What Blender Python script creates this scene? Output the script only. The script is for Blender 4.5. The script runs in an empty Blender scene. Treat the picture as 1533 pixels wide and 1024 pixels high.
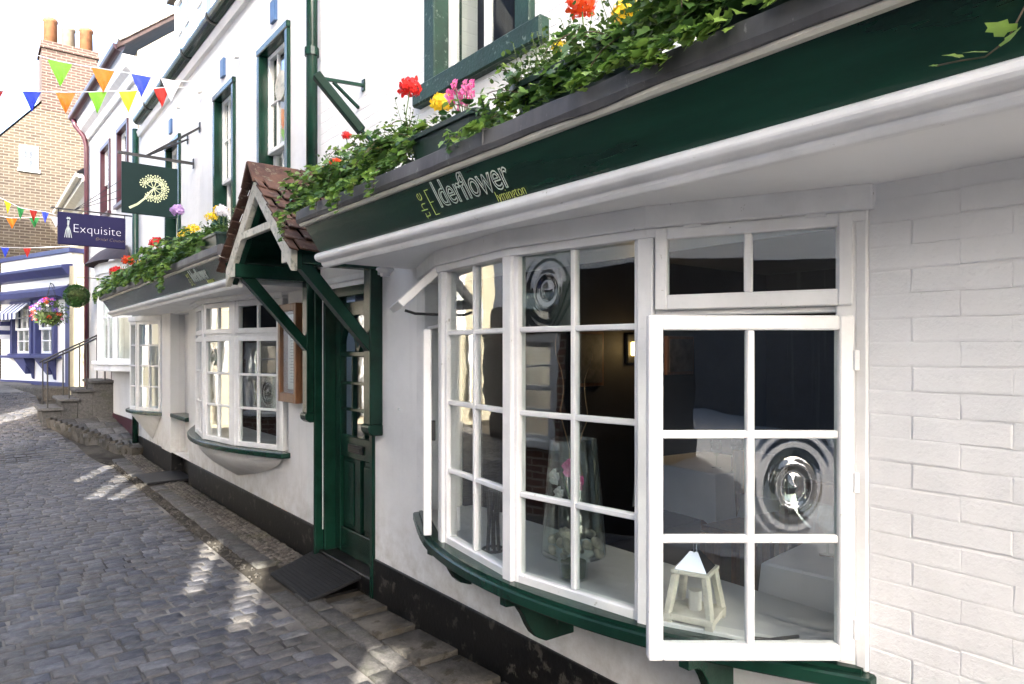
import bpy, bmesh, math, random
from mathutils import Vector, Matrix, noise
from mathutils.geometry import tessellate_polygon
random.seed(7)
R = math.radians
SC = bpy.context.scene
COL = SC.collection
# ------------------------------------------------------------ camera, sky, sun, exposure
cam = bpy.data.cameras.new('camera'); camo = bpy.data.objects.new('camera', cam); COL.objects.link(camo)
camo.location = (-2.075, 0, 1.65); camo.rotation_euler = (R(90), 0, R(-38.4))
cam.sensor_width = 36; cam.lens = 24.0; cam.shift_y = 0.0078; cam.clip_start = 0.02; cam.clip_end = 2000
SC.camera = camo
SUN_AZ, SUN_EL = 218.0, 30.0                 # degrees clockwise from +Y (the lane runs along +Y)
w = bpy.data.worlds.new('World'); SC.world = w; w.use_nodes = True
nt = w.node_tree; sky = nt.nodes.new('ShaderNodeTexSky'); sky.sky_type = 'NISHITA'; sky.sun_disc = False
sky.sun_elevation = R(SUN_EL); sky.sun_rotation = R(SUN_AZ); sky.air_density = 0.8; sky.dust_density = 4.0; sky.ozone_density = 0.6
nt.links.new(sky.outputs[0], nt.nodes['Background'].inputs[0]); nt.nodes['Background'].inputs[1].default_value = 0.15
sl = bpy.data.lights.new('sun', 'SUN'); sl.energy = 2.1; sl.angle = R(0.55); sl.color = (1, .965, .91)
so = bpy.data.objects.new('sun', sl); COL.objects.link(so)
sd = Vector((math.sin(R(SUN_AZ))*math.cos(R(SUN_EL)), math.cos(R(SUN_AZ))*math.cos(R(SUN_EL)), math.sin(R(SUN_EL))))  # towards the sun
so.rotation_euler = sd.to_track_quat('Z', 'Y').to_euler(); so.location = (-6, -8, 14)
vs = SC.view_settings; vs.view_transform = 'Standard'; vs.look = 'None'; vs.exposure = 3.35; vs.gamma = 1; vs.use_curve_mapping = False
SC.render.engine = 'CYCLES'
SC.cycles.max_bounces = 10; SC.cycles.transparent_max_bounces = 24; SC.cycles.diffuse_bounces = 5; SC.cycles.glossy_bounces = 5

# ------------------------------------------------------------ materials
MT = {}
def nodes(name):
    m = bpy.data.materials.new(name); m.use_nodes = True; t = m.node_tree; MT[name] = m
    return m, t, t.nodes, t.links, t.nodes['Principled BSDF']
def pos(n, l, scale=(1, 1, 1)):
    g = n.new('ShaderNodeNewGeometry'); mp = n.new('ShaderNodeMapping'); mp.inputs['Scale'].default_value = scale
    l.new(g.outputs['Position'], mp.inputs['Vector']); return mp.outputs[0]
def noi(n, l, vec, scale, detail=4, rough=.55):
    t = n.new('ShaderNodeTexNoise'); t.inputs['Scale'].default_value = scale; t.inputs['Detail'].default_value = detail
    t.inputs['Roughness'].default_value = rough; l.new(vec, t.inputs['Vector']); return t.outputs['Fac']
def ramp(n, l, fac, stops):
    r = n.new('ShaderNodeValToRGB'); e = r.color_ramp.elements
    while len(e) < len(stops): e.new(.5)
    for i, (p, c) in enumerate(stops): e[i].position = p; e[i].color = (*c, 1)
    l.new(fac, r.inputs[0]); return r.outputs[0]
def mixc(n, l, f, a, b, mode='MIX'):
    m = n.new('ShaderNodeMix'); m.data_type = 'RGBA'; m.blend_type = mode
    for s, v in ((0, f), (6, a), (7, b)):
        if isinstance(v, (int, float)): m.inputs[s].default_value = v
        elif isinstance(v, tuple): m.inputs[s].default_value = (*v, 1)
        else: l.new(v, m.inputs[s])
    return m.outputs[2]
def bumpn(n, l, b, h, strength, dist, prev=None):
    k = n.new('ShaderNodeBump'); k.inputs['Strength'].default_value = strength; k.inputs['Distance'].default_value = dist
    l.new(h, k.inputs['Height'])
    if prev is not None: l.new(prev, k.inputs['Normal'])
    l.new(k.outputs[0], b.inputs['Normal']); return k.outputs[0]
def mat(name, col, rough=.6, var=.12, vs_=3, bump=.15, bs=60, dist=.004, spec=.5, metal=0, col2=None, coat=0, sc=(1, 1, 1), dark=None):
    m, t, n, l, b = nodes(name)
    v = pos(n, l, sc)
    c2 = col2 if col2 else tuple(c*(1-var*2) for c in col)
    f = noi(n, l, v, vs_, 6, .6)
    c = ramp(n, l, f, [(.35, c2), (.6, col)])
    if dark:   # flecks of dirt or flaking: (colour, scale, threshold)
        f2 = noi(n, l, v, dark[1], 6, .7)
        fr = ramp(n, l, f2, [(dark[2], (0, 0, 0)), (dark[2]+.06, (1, 1, 1))])
        c = mixc(n, l, fr, c, dark[0])
    l.new(c, b.inputs['Base Color'])
    b.inputs['Roughness'].default_value = rough; b.inputs['Metallic'].default_value = metal
    b.inputs['Specular IOR Level'].default_value = spec; b.inputs['Coat Weight'].default_value = coat
    if bump: bumpn(n, l, b, noi(n, l, v, bs, 5), bump, dist)
    return m
def wall_mat(name, col, brick=0, soot=.5, grain=.18):
    m, t, n, l, b = nodes(name)
    v = pos(n, l)
    f = noi(n, l, v, 1.3, 8, .62)
    c = ramp(n, l, f, [(.28, tuple(x*.86 for x in col)), (.55, col)])
    # rain streaks: noise squeezed across and stretched down the wall
    st = noi(n, l, pos(n, l, (6, 6, .35)), 2.2, 5, .6)
    c = mixc(n, l, ramp(n, l, st, [(.56, (0, 0, 0)), (.8, (soot*.5,)*3)]), c, (.46, .44, .40))
    sp = noi(n, l, v, 38, 4, .7)
    c = mixc(n, l, ramp(n, l, sp, [(.70, (0, 0, 0)), (.76, (.35, .35, .35))]), c, (.38, .36, .32))
    gq = n.new('ShaderNodeNewGeometry'); sq = n.new('ShaderNodeSeparateXYZ'); l.new(gq.outputs['Position'], sq.inputs[0]); mr = n.new('ShaderNodeMapRange')      # splash dirt above the plinth
    mr.inputs[1].default_value = .75; mr.inputs[2].default_value = .28; l.new(sq.outputs[2], mr.inputs[0]); sm = n.new('ShaderNodeMath'); sm.operation = 'MULTIPLY'
    l.new(mr.outputs[0], sm.inputs[0]); l.new(ramp(n, l, noi(n, l, v, 7, 7, .7), [(.38, (0, 0, 0)), (.75, (.75, .75, .75))]), sm.inputs[1])
    c = mixc(n, l, sm.outputs[0], c, (.40, .36, .29))
    l.new(c, b.inputs['Base Color']); b.inputs['Roughness'].default_value = .62; b.inputs['Specular IOR Level'].default_value = .35
    p = bumpn(n, l, b, noi(n, l, v, 9, 5), .25, .02)
    p = bumpn(n, l, b, noi(n, l, v, 120, 3), grain, .003, p)
    if brick:
        g = n.new('ShaderNodeNewGeometry'); sx = n.new('ShaderNodeSeparateXYZ'); l.new(g.outputs['Position'], sx.inputs[0])
        cx = n.new('ShaderNodeCombineXYZ'); l.new(sx.outputs[1], cx.inputs[0]); l.new(sx.outputs[2], cx.inputs[1])
        nz = n.new('ShaderNodeTexNoise'); nz.inputs['Scale'].default_value = 6; l.new(g.outputs['Position'], nz.inputs['Vector'])
        ad = n.new('ShaderNodeMix'); ad.data_type = 'RGBA'; ad.blend_type = 'LINEAR_LIGHT'; ad.inputs[0].default_value = .012
        l.new(cx.outputs[0], ad.inputs[6]); l.new(nz.outputs['Color'], ad.inputs[7])
        bt = n.new('ShaderNodeTexBrick'); bt.inputs['Scale'].default_value = 1; bt.inputs['Brick Width'].default_value = .235; bt.inputs['Row Height'].default_value = .078
        bt.inputs['Mortar Size'].default_value = .006; bt.inputs['Mortar Smooth'].default_value = 1
        l.new(ad.outputs[2], bt.inputs['Vector'])
        inv = n.new('ShaderNodeMath'); inv.operation = 'SUBTRACT'; inv.inputs[0].default_value = 1; l.new(bt.outputs['Fac'], inv.inputs[1])
        bumpn(n, l, b, inv.outputs[0], brick, .006, p)
    return m
def brick_mat(name, stops, mortar, bw=.225, rh=.075, axis=0, ms=.012):
    m, t, n, l, b = nodes(name)
    g = n.new('ShaderNodeNewGeometry'); sx = n.new('ShaderNodeSeparateXYZ'); l.new(g.outputs['Position'], sx.inputs[0])
    cx = n.new('ShaderNodeCombineXYZ')
    ad = n.new('ShaderNodeMath'); ad.operation = 'ADD'; l.new(sx.outputs[0], ad.inputs[0]); l.new(sx.outputs[1], ad.inputs[1])
    l.new(ad.outputs[0], cx.inputs[0]); l.new(sx.outputs[2], cx.inputs[1])
    bt = n.new('ShaderNodeTexBrick'); bt.inputs['Scale'].default_value = 1; bt.inputs['Brick Width'].default_value = bw; bt.inputs['Row Height'].default_value = rh
    bt.inputs['Mortar Size'].default_value = ms; bt.inputs['Mortar Smooth'].default_value = .3; bt.inputs['Bias'].default_value = 0
    bt.inputs['Color1'].default_value = (0, 0, 0, 1); bt.inputs['Color2'].default_value = (1, 1, 1, 1); bt.inputs['Mortar'].default_value = (.5, .5, .5, 1)
    l.new(cx.outputs[0], bt.inputs['Vector'])
    big = noi(n, l, pos(n, l), .7, 5)
    k = mixc(n, l, .35, bt.outputs['Color'], big)
    c = ramp(n, l, k, stops)
    c = mixc(n, l, noi(n, l, pos(n, l), 25, 4), c, tuple(x*.6 for x in stops[1][1]), 'SOFT_LIGHT')
    c = mixc(n, l, bt.outputs['Fac'], c, mortar)
    l.new(c, b.inputs['Base Color']); b.inputs['Roughness'].default_value = .85
    inv = n.new('ShaderNodeMath'); inv.operation = 'SUBTRACT'; inv.inputs[0].default_value = 1; l.new(bt.outputs['Fac'], inv.inputs[1])
    bumpn(n, l, b, inv.outputs[0], .6, .01)
    return m
def stone_mat(name, stops, rough=.6, bs=70, spec=.4, moss=0, wet=.0):
    m, t, n, l, b = nodes(name)
    g = n.new('ShaderNodeNewGeometry'); oi = n.new('ShaderNodeObjectInfo'); v = pos(n, l)
    ad = n.new('ShaderNodeMath'); ad.operation = 'ADD'; l.new(g.outputs['Random Per Island'], ad.inputs[0]); l.new(oi.outputs['Random'], ad.inputs[1])
    fr = n.new('ShaderNodeMath'); fr.operation = 'FRACT'; l.new(ad.outputs[0], fr.inputs[0])
    c = ramp(n, l, fr.outputs[0], stops)
    c = mixc(n, l, .85, c, ramp(n, l, noi(n, l, v, 26, 8, .78), [(.28, (.16, .16, .16)), (.5, (.5, .5, .5)), (.72, (.9, .9, .9))]), 'OVERLAY')
    if moss: c = mixc(n, l, ramp(n, l, noi(n, l, v, 2.6, 5, .65), [(.52, (0, 0, 0)), (.75, (moss,)*3)]), c, (.05, .055, .02))
    l.new(c, b.inputs['Base Color']); b.inputs['Specular IOR Level'].default_value = spec
    l.new(ramp(n, l, noi(n, l, v, 14, 4), [(.3, (rough-.15,)*3), (.7, (rough+.15,)*3)]), b.inputs['Roughness'])
    p = bumpn(n, l, b, noi(n, l, v, 24, 5, .65), .7, .02)
    bumpn(n, l, b, noi(n, l, v, bs, 6, .75), .9, .006, p)
    return m
def glass_mat(name, tint=(.93, .96, .95), wav=.015, gl=1.0, f0=.055):
    m, t, n, l, b = nodes(name); n.remove(b); out = n['Material Output']
    tr = n.new('ShaderNodeBsdfTransparent'); tr.inputs[0].default_value = (*tint, 1)
    gs = n.new('ShaderNodeBsdfGlossy'); gs.inputs['Roughness'].default_value = .0; gs.inputs['Color'].default_value = (gl, gl, gl, 1)
    g = n.new('ShaderNodeNewGeometry'); dt = n.new('ShaderNodeVectorMath'); dt.operation = 'DOT_PRODUCT'; l.new(g.outputs['Normal'], dt.inputs[0]); l.new(g.outputs['Incoming'], dt.inputs[1])
    ms = [n.new('ShaderNodeMath') for _ in range(4)]
    for k, op in zip(ms, ('ABSOLUTE', 'SUBTRACT', 'POWER', 'MULTIPLY_ADD')): k.operation = op
    l.new(dt.outputs['Value'], ms[0].inputs[0]); ms[1].inputs[0].default_value = 1; l.new(ms[0].outputs[0], ms[1].inputs[1])
    l.new(ms[1].outputs[0], ms[2].inputs[0]); ms[2].inputs[1].default_value = 4.2
    l.new(ms[2].outputs[0], ms[3].inputs[0]); ms[3].inputs[1].default_value = .92; ms[3].inputs[2].default_value = f0; ms[3].use_clamp = True; mul = ms[3]
    bp = n.new('ShaderNodeBump'); bp.inputs['Strength'].default_value = wav; bp.inputs['Distance'].default_value = .02
    l.new(noi(n, l, pos(n, l), 4.5, 2), bp.inputs['Height']); l.new(bp.outputs[0], gs.inputs['Normal'])
    mx = n.new('ShaderNodeMixShader'); l.new(mul.outputs[0], mx.inputs[0]); l.new(tr.outputs[0], mx.inputs[1]); l.new(gs.outputs[0], mx.inputs[2])
    l.new(mx.outputs[0], out.inputs[0]); return m
def leaf_mat(name, a, b_, trans=.35):
    m, t, n, l, b = nodes(name)
    g = n.new('ShaderNodeNewGeometry'); oi = n.new('ShaderNodeObjectInfo')
    ad = n.new('ShaderNodeMath'); ad.operation = 'ADD'; l.new(g.outputs['Random Per Island'], ad.inputs[0]); l.new(oi.outputs['Random'], ad.inputs[1])
    fr = n.new('ShaderNodeMath'); fr.operation = 'FRACT'; l.new(ad.outputs[0], fr.inputs[0])
    mid = tuple((x+y)/2 for x, y in zip(a, b_))
    c = ramp(n, l, fr.outputs[0], [(0, a), (.6, mid), (1, b_)])
    c = mixc(n, l, .3, c, ramp(n, l, noi(n, l, pos(n, l), 45, 3), [(.3, (.3, .3, .3)), (.7, (.75, .75, .75))]), 'OVERLAY')
    l.new(c, b.inputs['Base Color']); b.inputs['Roughness'].default_value = .42; b.inputs['Specular IOR Level'].default_value = .4
    out = n['Material Output']; tl = n.new('ShaderNodeBsdfTranslucent'); l.new(c, tl.inputs[0])
    mx = n.new('ShaderNodeMixShader'); mx.inputs[0].default_value = trans; l.new(b.outputs[0], mx.inputs[1]); l.new(tl.outputs[0], mx.inputs[2]); l.new(mx.outputs[0], out.inputs[0])
    return m
WHITE = (.86, .858, .85)
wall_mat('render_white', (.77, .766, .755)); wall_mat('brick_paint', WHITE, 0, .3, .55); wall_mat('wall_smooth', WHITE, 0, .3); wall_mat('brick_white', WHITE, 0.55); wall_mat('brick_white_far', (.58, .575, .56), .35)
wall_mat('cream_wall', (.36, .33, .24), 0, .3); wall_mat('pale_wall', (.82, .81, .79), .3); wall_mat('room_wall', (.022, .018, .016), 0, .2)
mat('white_gloss', (.82, .82, .815), .36, .06, 5, .3, 45, .004, .4, dark=((.40, .38, .33), 26, .655))
mat('white_soffit', (.85, .848, .84), .5, .05, 2, .12, 30, dark=((.5, .49, .46), 14, .72))
mat('green_gloss', (.0068, .038, .024), .25, .25, 4, .2, 38, .004, .36)
mat('green_worn', (.012, .044, .030), .5, .2, 6, .5, 60, .006, .4, dark=((.12, .16, .13), 26, .60))
mat('green_matt', (.006, .026, .017), .6, .2, 5, .1, 60, .004, .15); mat('fascia_green', (.0075, .041, .025), .2, .3, 5, .45, 26, .006, .5, sc=(1, .16, 1)); mat('green_plastic', (.010, .030, .022), .38, .15, 5, .05, 80)
mat('black_paint', (.005, .0048, .0048), .5, .25, 3, .3, 40, .006, .35, dark=((.06, .054, .046), 9, .57))
mat('black_metal', (.012, .012, .013), .42, .1, 8, .1, 90)
mat('lead', (.062, .060, .064), .6, .3, 5, .3, 30, .006, .4, .1, col2=(.11, .108, .11), sc=(1, 1, .35), dark=((.22, .22, .22), 22, .62))
mat('cream_worn', (.60, .58, .50), .6, .15, 8, .5, 70, .006, .3, dark=((.30, .31, .26), 24, .54))
mat('cream_moulding', (.66, .63, .54), .5, .08, 8, .2, 60, .004, .3)
mat('clay_tile', (.098, .052, .036), .8, .25, 9, .5, 55, .006, .25, col2=(.038, .020, .017), dark=((.13, .115, .085), 20, .57))
mat('wood_case', (.20, .085, .032), .4, .3, 6, .15, 30, .003, .5, sc=(9, 9, 1.2), col2=(.11, .045, .02))
mat('paper', (.80, .78, .70), .7, .03, 4, 0)
mat('picture_dark', (.12, .10, .08), .5, .3, 9, 0); mat('paper_print', (.22, .21, .19), .8, .03, 4, 0)
mat('mat_rubber', (.014, .014, .014), .7, .2, 6, .6, 160, .006, .3)
mat('maroon_gloss', (.055, .012, .022), .35, .15, 5, .1, 40)
mat('maroon_tile', (.055, .030, .026), .7, .25, 7, .4, 30)
mat('blue_gloss', (.042, .050, .155), .4, .1, 5, .1, 40)
mat('blue_plaque', (.05, .12, .27), .45, .15, 6, .2, 50)
mat('navy_sign', (.017, .015, .062), .5, .05, 3, .04, 60, .004, .15)
mat('dark_green_sign', (.005, .022, .020), .5, .08, 3, .04, 60, .004, .15)
mat('sign_white', (.80, .80, .82), .5, 0, 3, 0); mat('sign_gold', (.30, .24, .12), .5, 0, 3, 0)
mat('sign_yellow', (.66, .72, .18), .5, 0, 3, 0); mat('sign_cream', (.62, .68, .40), .5, 0, 3, 0); mat('sign_silver', (.55, .60, .55), .45, 0, 3, 0)
mat('terracotta', (.20, .085, .035), .75, .2, 6, .2, 40); mat('pot_pale', (.24, .20, .15), .75, .15, 6, .2, 40)
brick_mat('stock_brick', [(0, (.034, .022, .015)), (.35, (.066, .047, .029)), (.65, (.092, .071, .045)), (1, (.070, .061, .048))], (.105, .093, .074))
brick_mat('red_brick', [(0, (.038, .018, .015)), (.4, (.066, .033, .025)), (.75, (.082, .046, .034)), (1, (.064, .048, .038))], (.098, .087, .073))
brick_mat('opp_brick', [(0, (.14, .07, .05)), (.4, (.24, .11, .08)), (.75, (.30, .15, .10)), (1, (.2, .15, .12))], (.38, .35, .30))
stone_mat('sett', [(0, (.050, .050, .056)), (.2, (.070, .068, .069)), (.45, (.092, .084, .075)), (.7, (.104, .100, .101)), (.88, (.060, .061, .071)), (1, (.15, .146, .144))], .5, 90, .45, moss=.2)
stone_mat('flag', [(0, (.062, .059, .054)), (.5, (.088, .082, .073)), (1, (.12, .112, .10))], .7, 60, .3, moss=.55)
stone_mat('pebble', [(0, (.055, .049, .042)), (.5, (.095, .084, .070)), (1, (.14, .125, .105))], .75, 80, .25, moss=.5)
stone_mat('step_stone', [(0, (.06, .058, .055)), (1, (.10, .096, .09))], .7, 40, .3, moss=.5)
mat('mortar', (.21, .195, .17), .9, .25, 1.2, .6, 60, .01, .2, col2=(.035, .032, .030))
stone_mat('bounce_stone', [(0, (.17, .17, .17)), (1, (.24, .24, .24))], .8, 40, .2); mat('earth', (.075, .066, .052), .95, .3, 3, .6, 40, .01, .1)
mat('concrete_base', (.112, .102, .086), .9, .25, 5, .9, 30, .016, .15, dark=((.05, .043, .03), 7, .55))
glass_mat('glass'); glass_mat('glass_old', wav=.03)
glass_mat('bullseye', (.62, .70, .68), .02, f0=.13)
mat('reflect_dark', (.014, .014, .016), .4, .1, 4, 0); mat('slate', (.045, .045, .05), .6, .2, 6, .3, 20); mat('room_dark', (.02, .016, .014), .7, .2, 3, 0); mat('room_floor', (.03, .018, .012), .5, .2, 4, 0); mat('room_ceiling', (.06, .055, .05), .8, .1, 2, 0)
mat('shelf_white', (.62, .63, .66), .45, .05, 3, .05, 30); mat('cloth', (.62, .62, .66), .85, .04, 4, .12, 18, .01, .1)
mat('curtain', (.72, .70, .66), .9, .08, 6, 0)
mat('lantern_wood', (.66, .63, .55), .6, .15, 14, .3, 40, .004, .3, dark=((.40, .37, .30), 40, .62)); mat('mirror_metal', (.75, .77, .78), .12, 0, 3, 0, metal=1)
mat('stone_pale', (.52, .46, .38), .6, .3, 12, .3, 30, .006, .4); mat('moss', (.07, .10, .03), .9, .3, 20, .5, 50)
mat('twig', (.25, .15, .07), .7, .2, 20, .3, 60); mat('soil', (.03, .022, .015), .95, .3, 20, .5, 60); mat('stem', (.10, .16, .04), .6, .2, 20, 0)
mat('ivy_stem', (.09, .06, .03), .7, .2, 20, 0)
leaf_mat('ivy_leaf', (.036, .092, .024), (.15, .265, .055)); leaf_mat('ivy_young', (.13, .25, .04), (.25, .36, .07), .4); leaf_mat('fine_leaf', (.03, .070, .016), (.13, .20, .045)); leaf_mat('dark_leaf', (.018, .06, .016), (.05, .13, .03), .25)
leaf_mat('red_petal', (.60, .012, .012), (.75, .03, .02), .3); leaf_mat('orange_petal', (.70, .06, .01), (.80, .12, .02), .3); leaf_mat('yellow_petal', (.80, .52, .01), (.85, .66, .03), .3)
leaf_mat('pink_petal', (.75, .08, .30), (.82, .25, .48), .35); leaf_mat('violet_petal', (.13, .04, .42), (.35, .14, .6), .3); leaf_mat('white_petal', (.75, .72, .75), (.82, .8, .8), .35); leaf_mat('lilac_petal', (.5, .3, .6), (.62, .42, .72), .3)
for nm, c in dict(blue=(.05, .09, .62), orange=(.85, .24, .02), green=(.28, .70, .05), yellow=(.85, .72, .03), red=(.50, .03, .02), white=(.78, .78, .82), dgreen=(.02, .25, .05)).items(): leaf_mat('flag_'+nm, tuple(x*.92 for x in c), c, .45)
mat('skin', (.55, .30, .20), .5, .05, 8, 0); mat('hair_blonde', (.55, .36, .13), .6, .25, 40, .2, 80, sc=(1, 1, .2)); mat('navy_print', (.02, .03, .12), .8, .05, 8, 0, dark=((.62, .62, .66), 9, .58))
m, t, n, l, b = nodes('lamp_glow'); b.inputs['Base Color'].default_value = (.8, .6, .3, 1); b.inputs['Emission Color'].default_value = (1, .62, .2, 1); b.inputs['Emission Strength'].default_value = 1.2
# ------------------------------------------------------------ mesh helpers
class Fr:                                    # a vertical plane: s runs along it, t out of it, z up
    def __init__(self, ox, oy, az=0, oz=0):
        a = R(az); self.o = (ox, oy, oz); self.u = (math.sin(a), math.cos(a)); self.n = (-math.cos(a), math.sin(a))
    def __call__(self, s, t, z):
        return Vector((self.o[0]+s*self.u[0]+t*self.n[0], self.o[1]+s*self.u[1]+t*self.n[1], self.o[2]+z))
W = Fr(0, 0, 0)
XYZ = lambda a, b, c: Vector((a, b, c))
ORG = {}
def org(p): return ORG.get(p.name, Vector()) if p else Vector()
class B:
    def __init__(self, fr=W): self.bm = bmesh.new(); self.f = fr
    def box(self, s0, s1, t0, t1, z0, z1):
        v = [self.bm.verts.new(self.f(s, t, z)) for z in (z0, z1) for t in (t0, t1) for s in (s0, s1)]
        for q in ((0, 1, 3, 2), (4, 5, 7, 6), (0, 1, 5, 4), (2, 3, 7, 6), (0, 2, 6, 4), (1, 3, 7, 5)): self.bm.faces.new([v[i] for i in q])
        return self
    def quad(self, *p): self.bm.faces.new([self.bm.verts.new(q) for q in p]); return self
    def prism(self, poly, lo, hi, ax='s'):    # polygon in the two other axes, swept along ax; lo/hi may be functions of the point
        m = {'s': lambda a, b, k: self.f(k, a, b), 't': lambda a, b, k: self.f(a, k, b), 'z': lambda a, b, k: self.f(a, b, k)}[ax]
        A = [self.bm.verts.new(m(a, b, lo)) for a, b in poly]; C = [self.bm.verts.new(m(a, b, hi)) for a, b in poly]
        for tri in tessellate_polygon([[Vector((a, b, 0)) for a, b in poly]]):
            self.bm.faces.new([A[i] for i in tri]); self.bm.faces.new([C[i] for i in tri])
        k = len(poly)
        for i in range(k): self.bm.faces.new((A[i], A[(i+1) % k], C[(i+1) % k], C[i]))
        return self
    def tube(self, pts, r, n=8, cap=True):
        pts = [Vector(p) for p in pts]; rs = r if isinstance(r, (list, tuple)) else [r]*len(pts); rings = []; up = None
        for i, p in enumerate(pts):
            d = (pts[min(i+1, len(pts)-1)]-pts[max(i-1, 0)]).normalized()
            if up is None or abs(up.dot(d)) > .95: up = Vector((0, 0, 1)) if abs(d.z) < .9 else Vector((1, 0, 0))
            a = d.cross(up).normalized(); b = a.cross(d).normalized(); up = b
            rings.append([self.bm.verts.new(p+(a*math.cos(2*math.pi*k/n)+b*math.sin(2*math.pi*k/n))*rs[i]) for k in range(n)])
        for x, y in zip(rings, rings[1:]):
            for k in range(n): self.bm.faces.new((x[k], x[(k+1) % n], y[(k+1) % n], y[k]))
        if cap: self.bm.faces.new(rings[0]); self.bm.faces.new(rings[-1])
        return self
    def bar(self, p, q, w, h, up=(0, 0, 1)):   # rectangular bar from p to q
        p, q = Vector(p), Vector(q); d = (q-p).normalized(); a = d.cross(Vector(up)).normalized()*w/2; b = a.cross(d).normalized()*h/2
        v = [self.bm.verts.new(c+i*a+j*b) for c in (p, q) for i, j in ((-1, -1), (1, -1), (1, 1), (-1, 1))]
        for f in ((0, 1, 2, 3), (4, 5, 6, 7), (0, 1, 5, 4), (1, 2, 6, 5), (2, 3, 7, 6), (3, 0, 4, 7)): self.bm.faces.new([v[i] for i in f])
        return self
    def lathe(self, prof, c=(0, 0, 0), n=24, a0=0, a1=360, axis='z', sx=1, sy=1):
        c = Vector(c); full = abs(a1-a0) >= 359; k = n if full else n+1; rings = []
        for r, h in prof:
            ring = []
            for i in range(k):
                a = R(a0+(a1-a0)*i/n); x, y = r*math.cos(a)*sx, r*math.sin(a)*sy
                ring.append(self.bm.verts.new(c+(Vector((x, y, h)) if axis == 'z' else Vector((h, x, y)) if axis == 'x' else Vector((x, h, y)))))
            rings.append(ring)
        for x, y in zip(rings, rings[1:]):
            for i in range(n if full else n):
                j = (i+1) % k
                if not full and i == n: continue
                self.bm.faces.new((x[i], x[j], y[j], y[i]))
        return self
    def shell(self, s0, s1, z0, z1, holes, t0, t1):   # wall between t0 (back) and t1 (front) with rectangular holes
        S = sorted({s0, s1, *[h[0] for h in holes], *[h[1] for h in holes]}); Z = sorted({z0, z1, *[h[2] for h in holes], *[h[3] for h in holes]})
        S = [x for x in S if s0 <= x <= s1]; Z = [x for x in Z if z0 <= x <= z1]
        ok = lambda i, j: 0 <= i < len(S)-1 and 0 <= j < len(Z)-1 and not any(h[0]-1e-6 <= S[i] and S[i+1] <= h[1]+1e-6 and h[2]-1e-6 <= Z[j] and Z[j+1] <= h[3]+1e-6 for h in holes)
        f = self.f
        for i in range(len(S)-1):
            for j in range(len(Z)-1):
                if not ok(i, j): continue
                a, b, c, d = S[i], S[i+1], Z[j], Z[j+1]
                self.quad(f(a, t1, c), f(b, t1, c), f(b, t1, d), f(a, t1, d)); self.quad(f(a, t0, c), f(a, t0, d), f(b, t0, d), f(b, t0, c))
                if not ok(i-1, j): self.quad(f(a, t0, c), f(a, t1, c), f(a, t1, d), f(a, t0, d))
                if not ok(i+1, j): self.quad(f(b, t0, c), f(b, t0, d), f(b, t1, d), f(b, t1, c))
                if not ok(i, j-1): self.quad(f(a, t0, c), f(b, t0, c), f(b, t1, c), f(a, t1, c))
                if not ok(i, j+1): self.quad(f(a, t0, d), f(a, t1, d), f(b, t1, d), f(b, t0, d))
        bmesh.ops.remove_doubles(self.bm, verts=self.bm.verts, dist=1e-5)
        return self
    def build(self, name, mt, parent=None, bev=0, smooth=False, norm=True, seg=1):
        bm = self.bm
        if norm: bmesh.ops.recalc_face_normals(bm, faces=bm.faces)
        if bev:
            es = [e for e in bm.edges if len(e.link_faces) == 2 and e.calc_face_angle(0) > .6]
            bmesh.ops.bevel(bm, geom=es, offset=bev, segments=seg, affect='EDGES', clamp_overlap=True)
        o_ = org(parent)
        if o_.length: bmesh.ops.translate(bm, verts=bm.verts, vec=-o_)
        me = bpy.data.meshes.new(name); bm.to_mesh(me); bm.free()
        if smooth: me.polygons.foreach_set('use_smooth', [True]*len(me.polygons))
        me.materials.append(MT[mt])
        return link(name, me, parent)
def link(name, me, parent=None, loc=None, rot=None, scale=None):
    o = bpy.data.objects.new(name, me); COL.objects.link(o)
    if parent: o.parent = parent; ORG[o.name] = org(parent).copy() if loc is None else Vector(loc)
    if loc is not None: o.location = Vector(loc)-org(parent)
    if rot is not None: o.rotation_euler = rot
    if scale is not None: o.scale = scale if isinstance(scale, (tuple, list)) else (scale,)*3
    return o
def tag(o, label=None, cat=None, group=None, kind=None):
    for k, v in (('label', label), ('category', cat), ('group', group), ('kind', kind)):
        if v: o[k] = v
    return o
def thing(name, label, cat, loc=(0, 0, 0), group=None):
    o = bpy.data.objects.new(name, None); COL.objects.link(o); o.location = loc; o.empty_display_size = .1; ORG[o.name] = Vector(loc)
    return tag(o, label, cat, group)
def part(name, parent):                        # an Empty that groups sub-parts under a thing
    o = bpy.data.objects.new(name, None); COL.objects.link(o); o.parent = parent; ORG[o.name] = org(parent).copy(); o.empty_display_size = .1; return o
def copy_to(o, parent, loc=None):
    c = o.copy(); COL.objects.link(c); c.parent = parent; ORG[c.name] = org(parent).copy()
    return c
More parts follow.
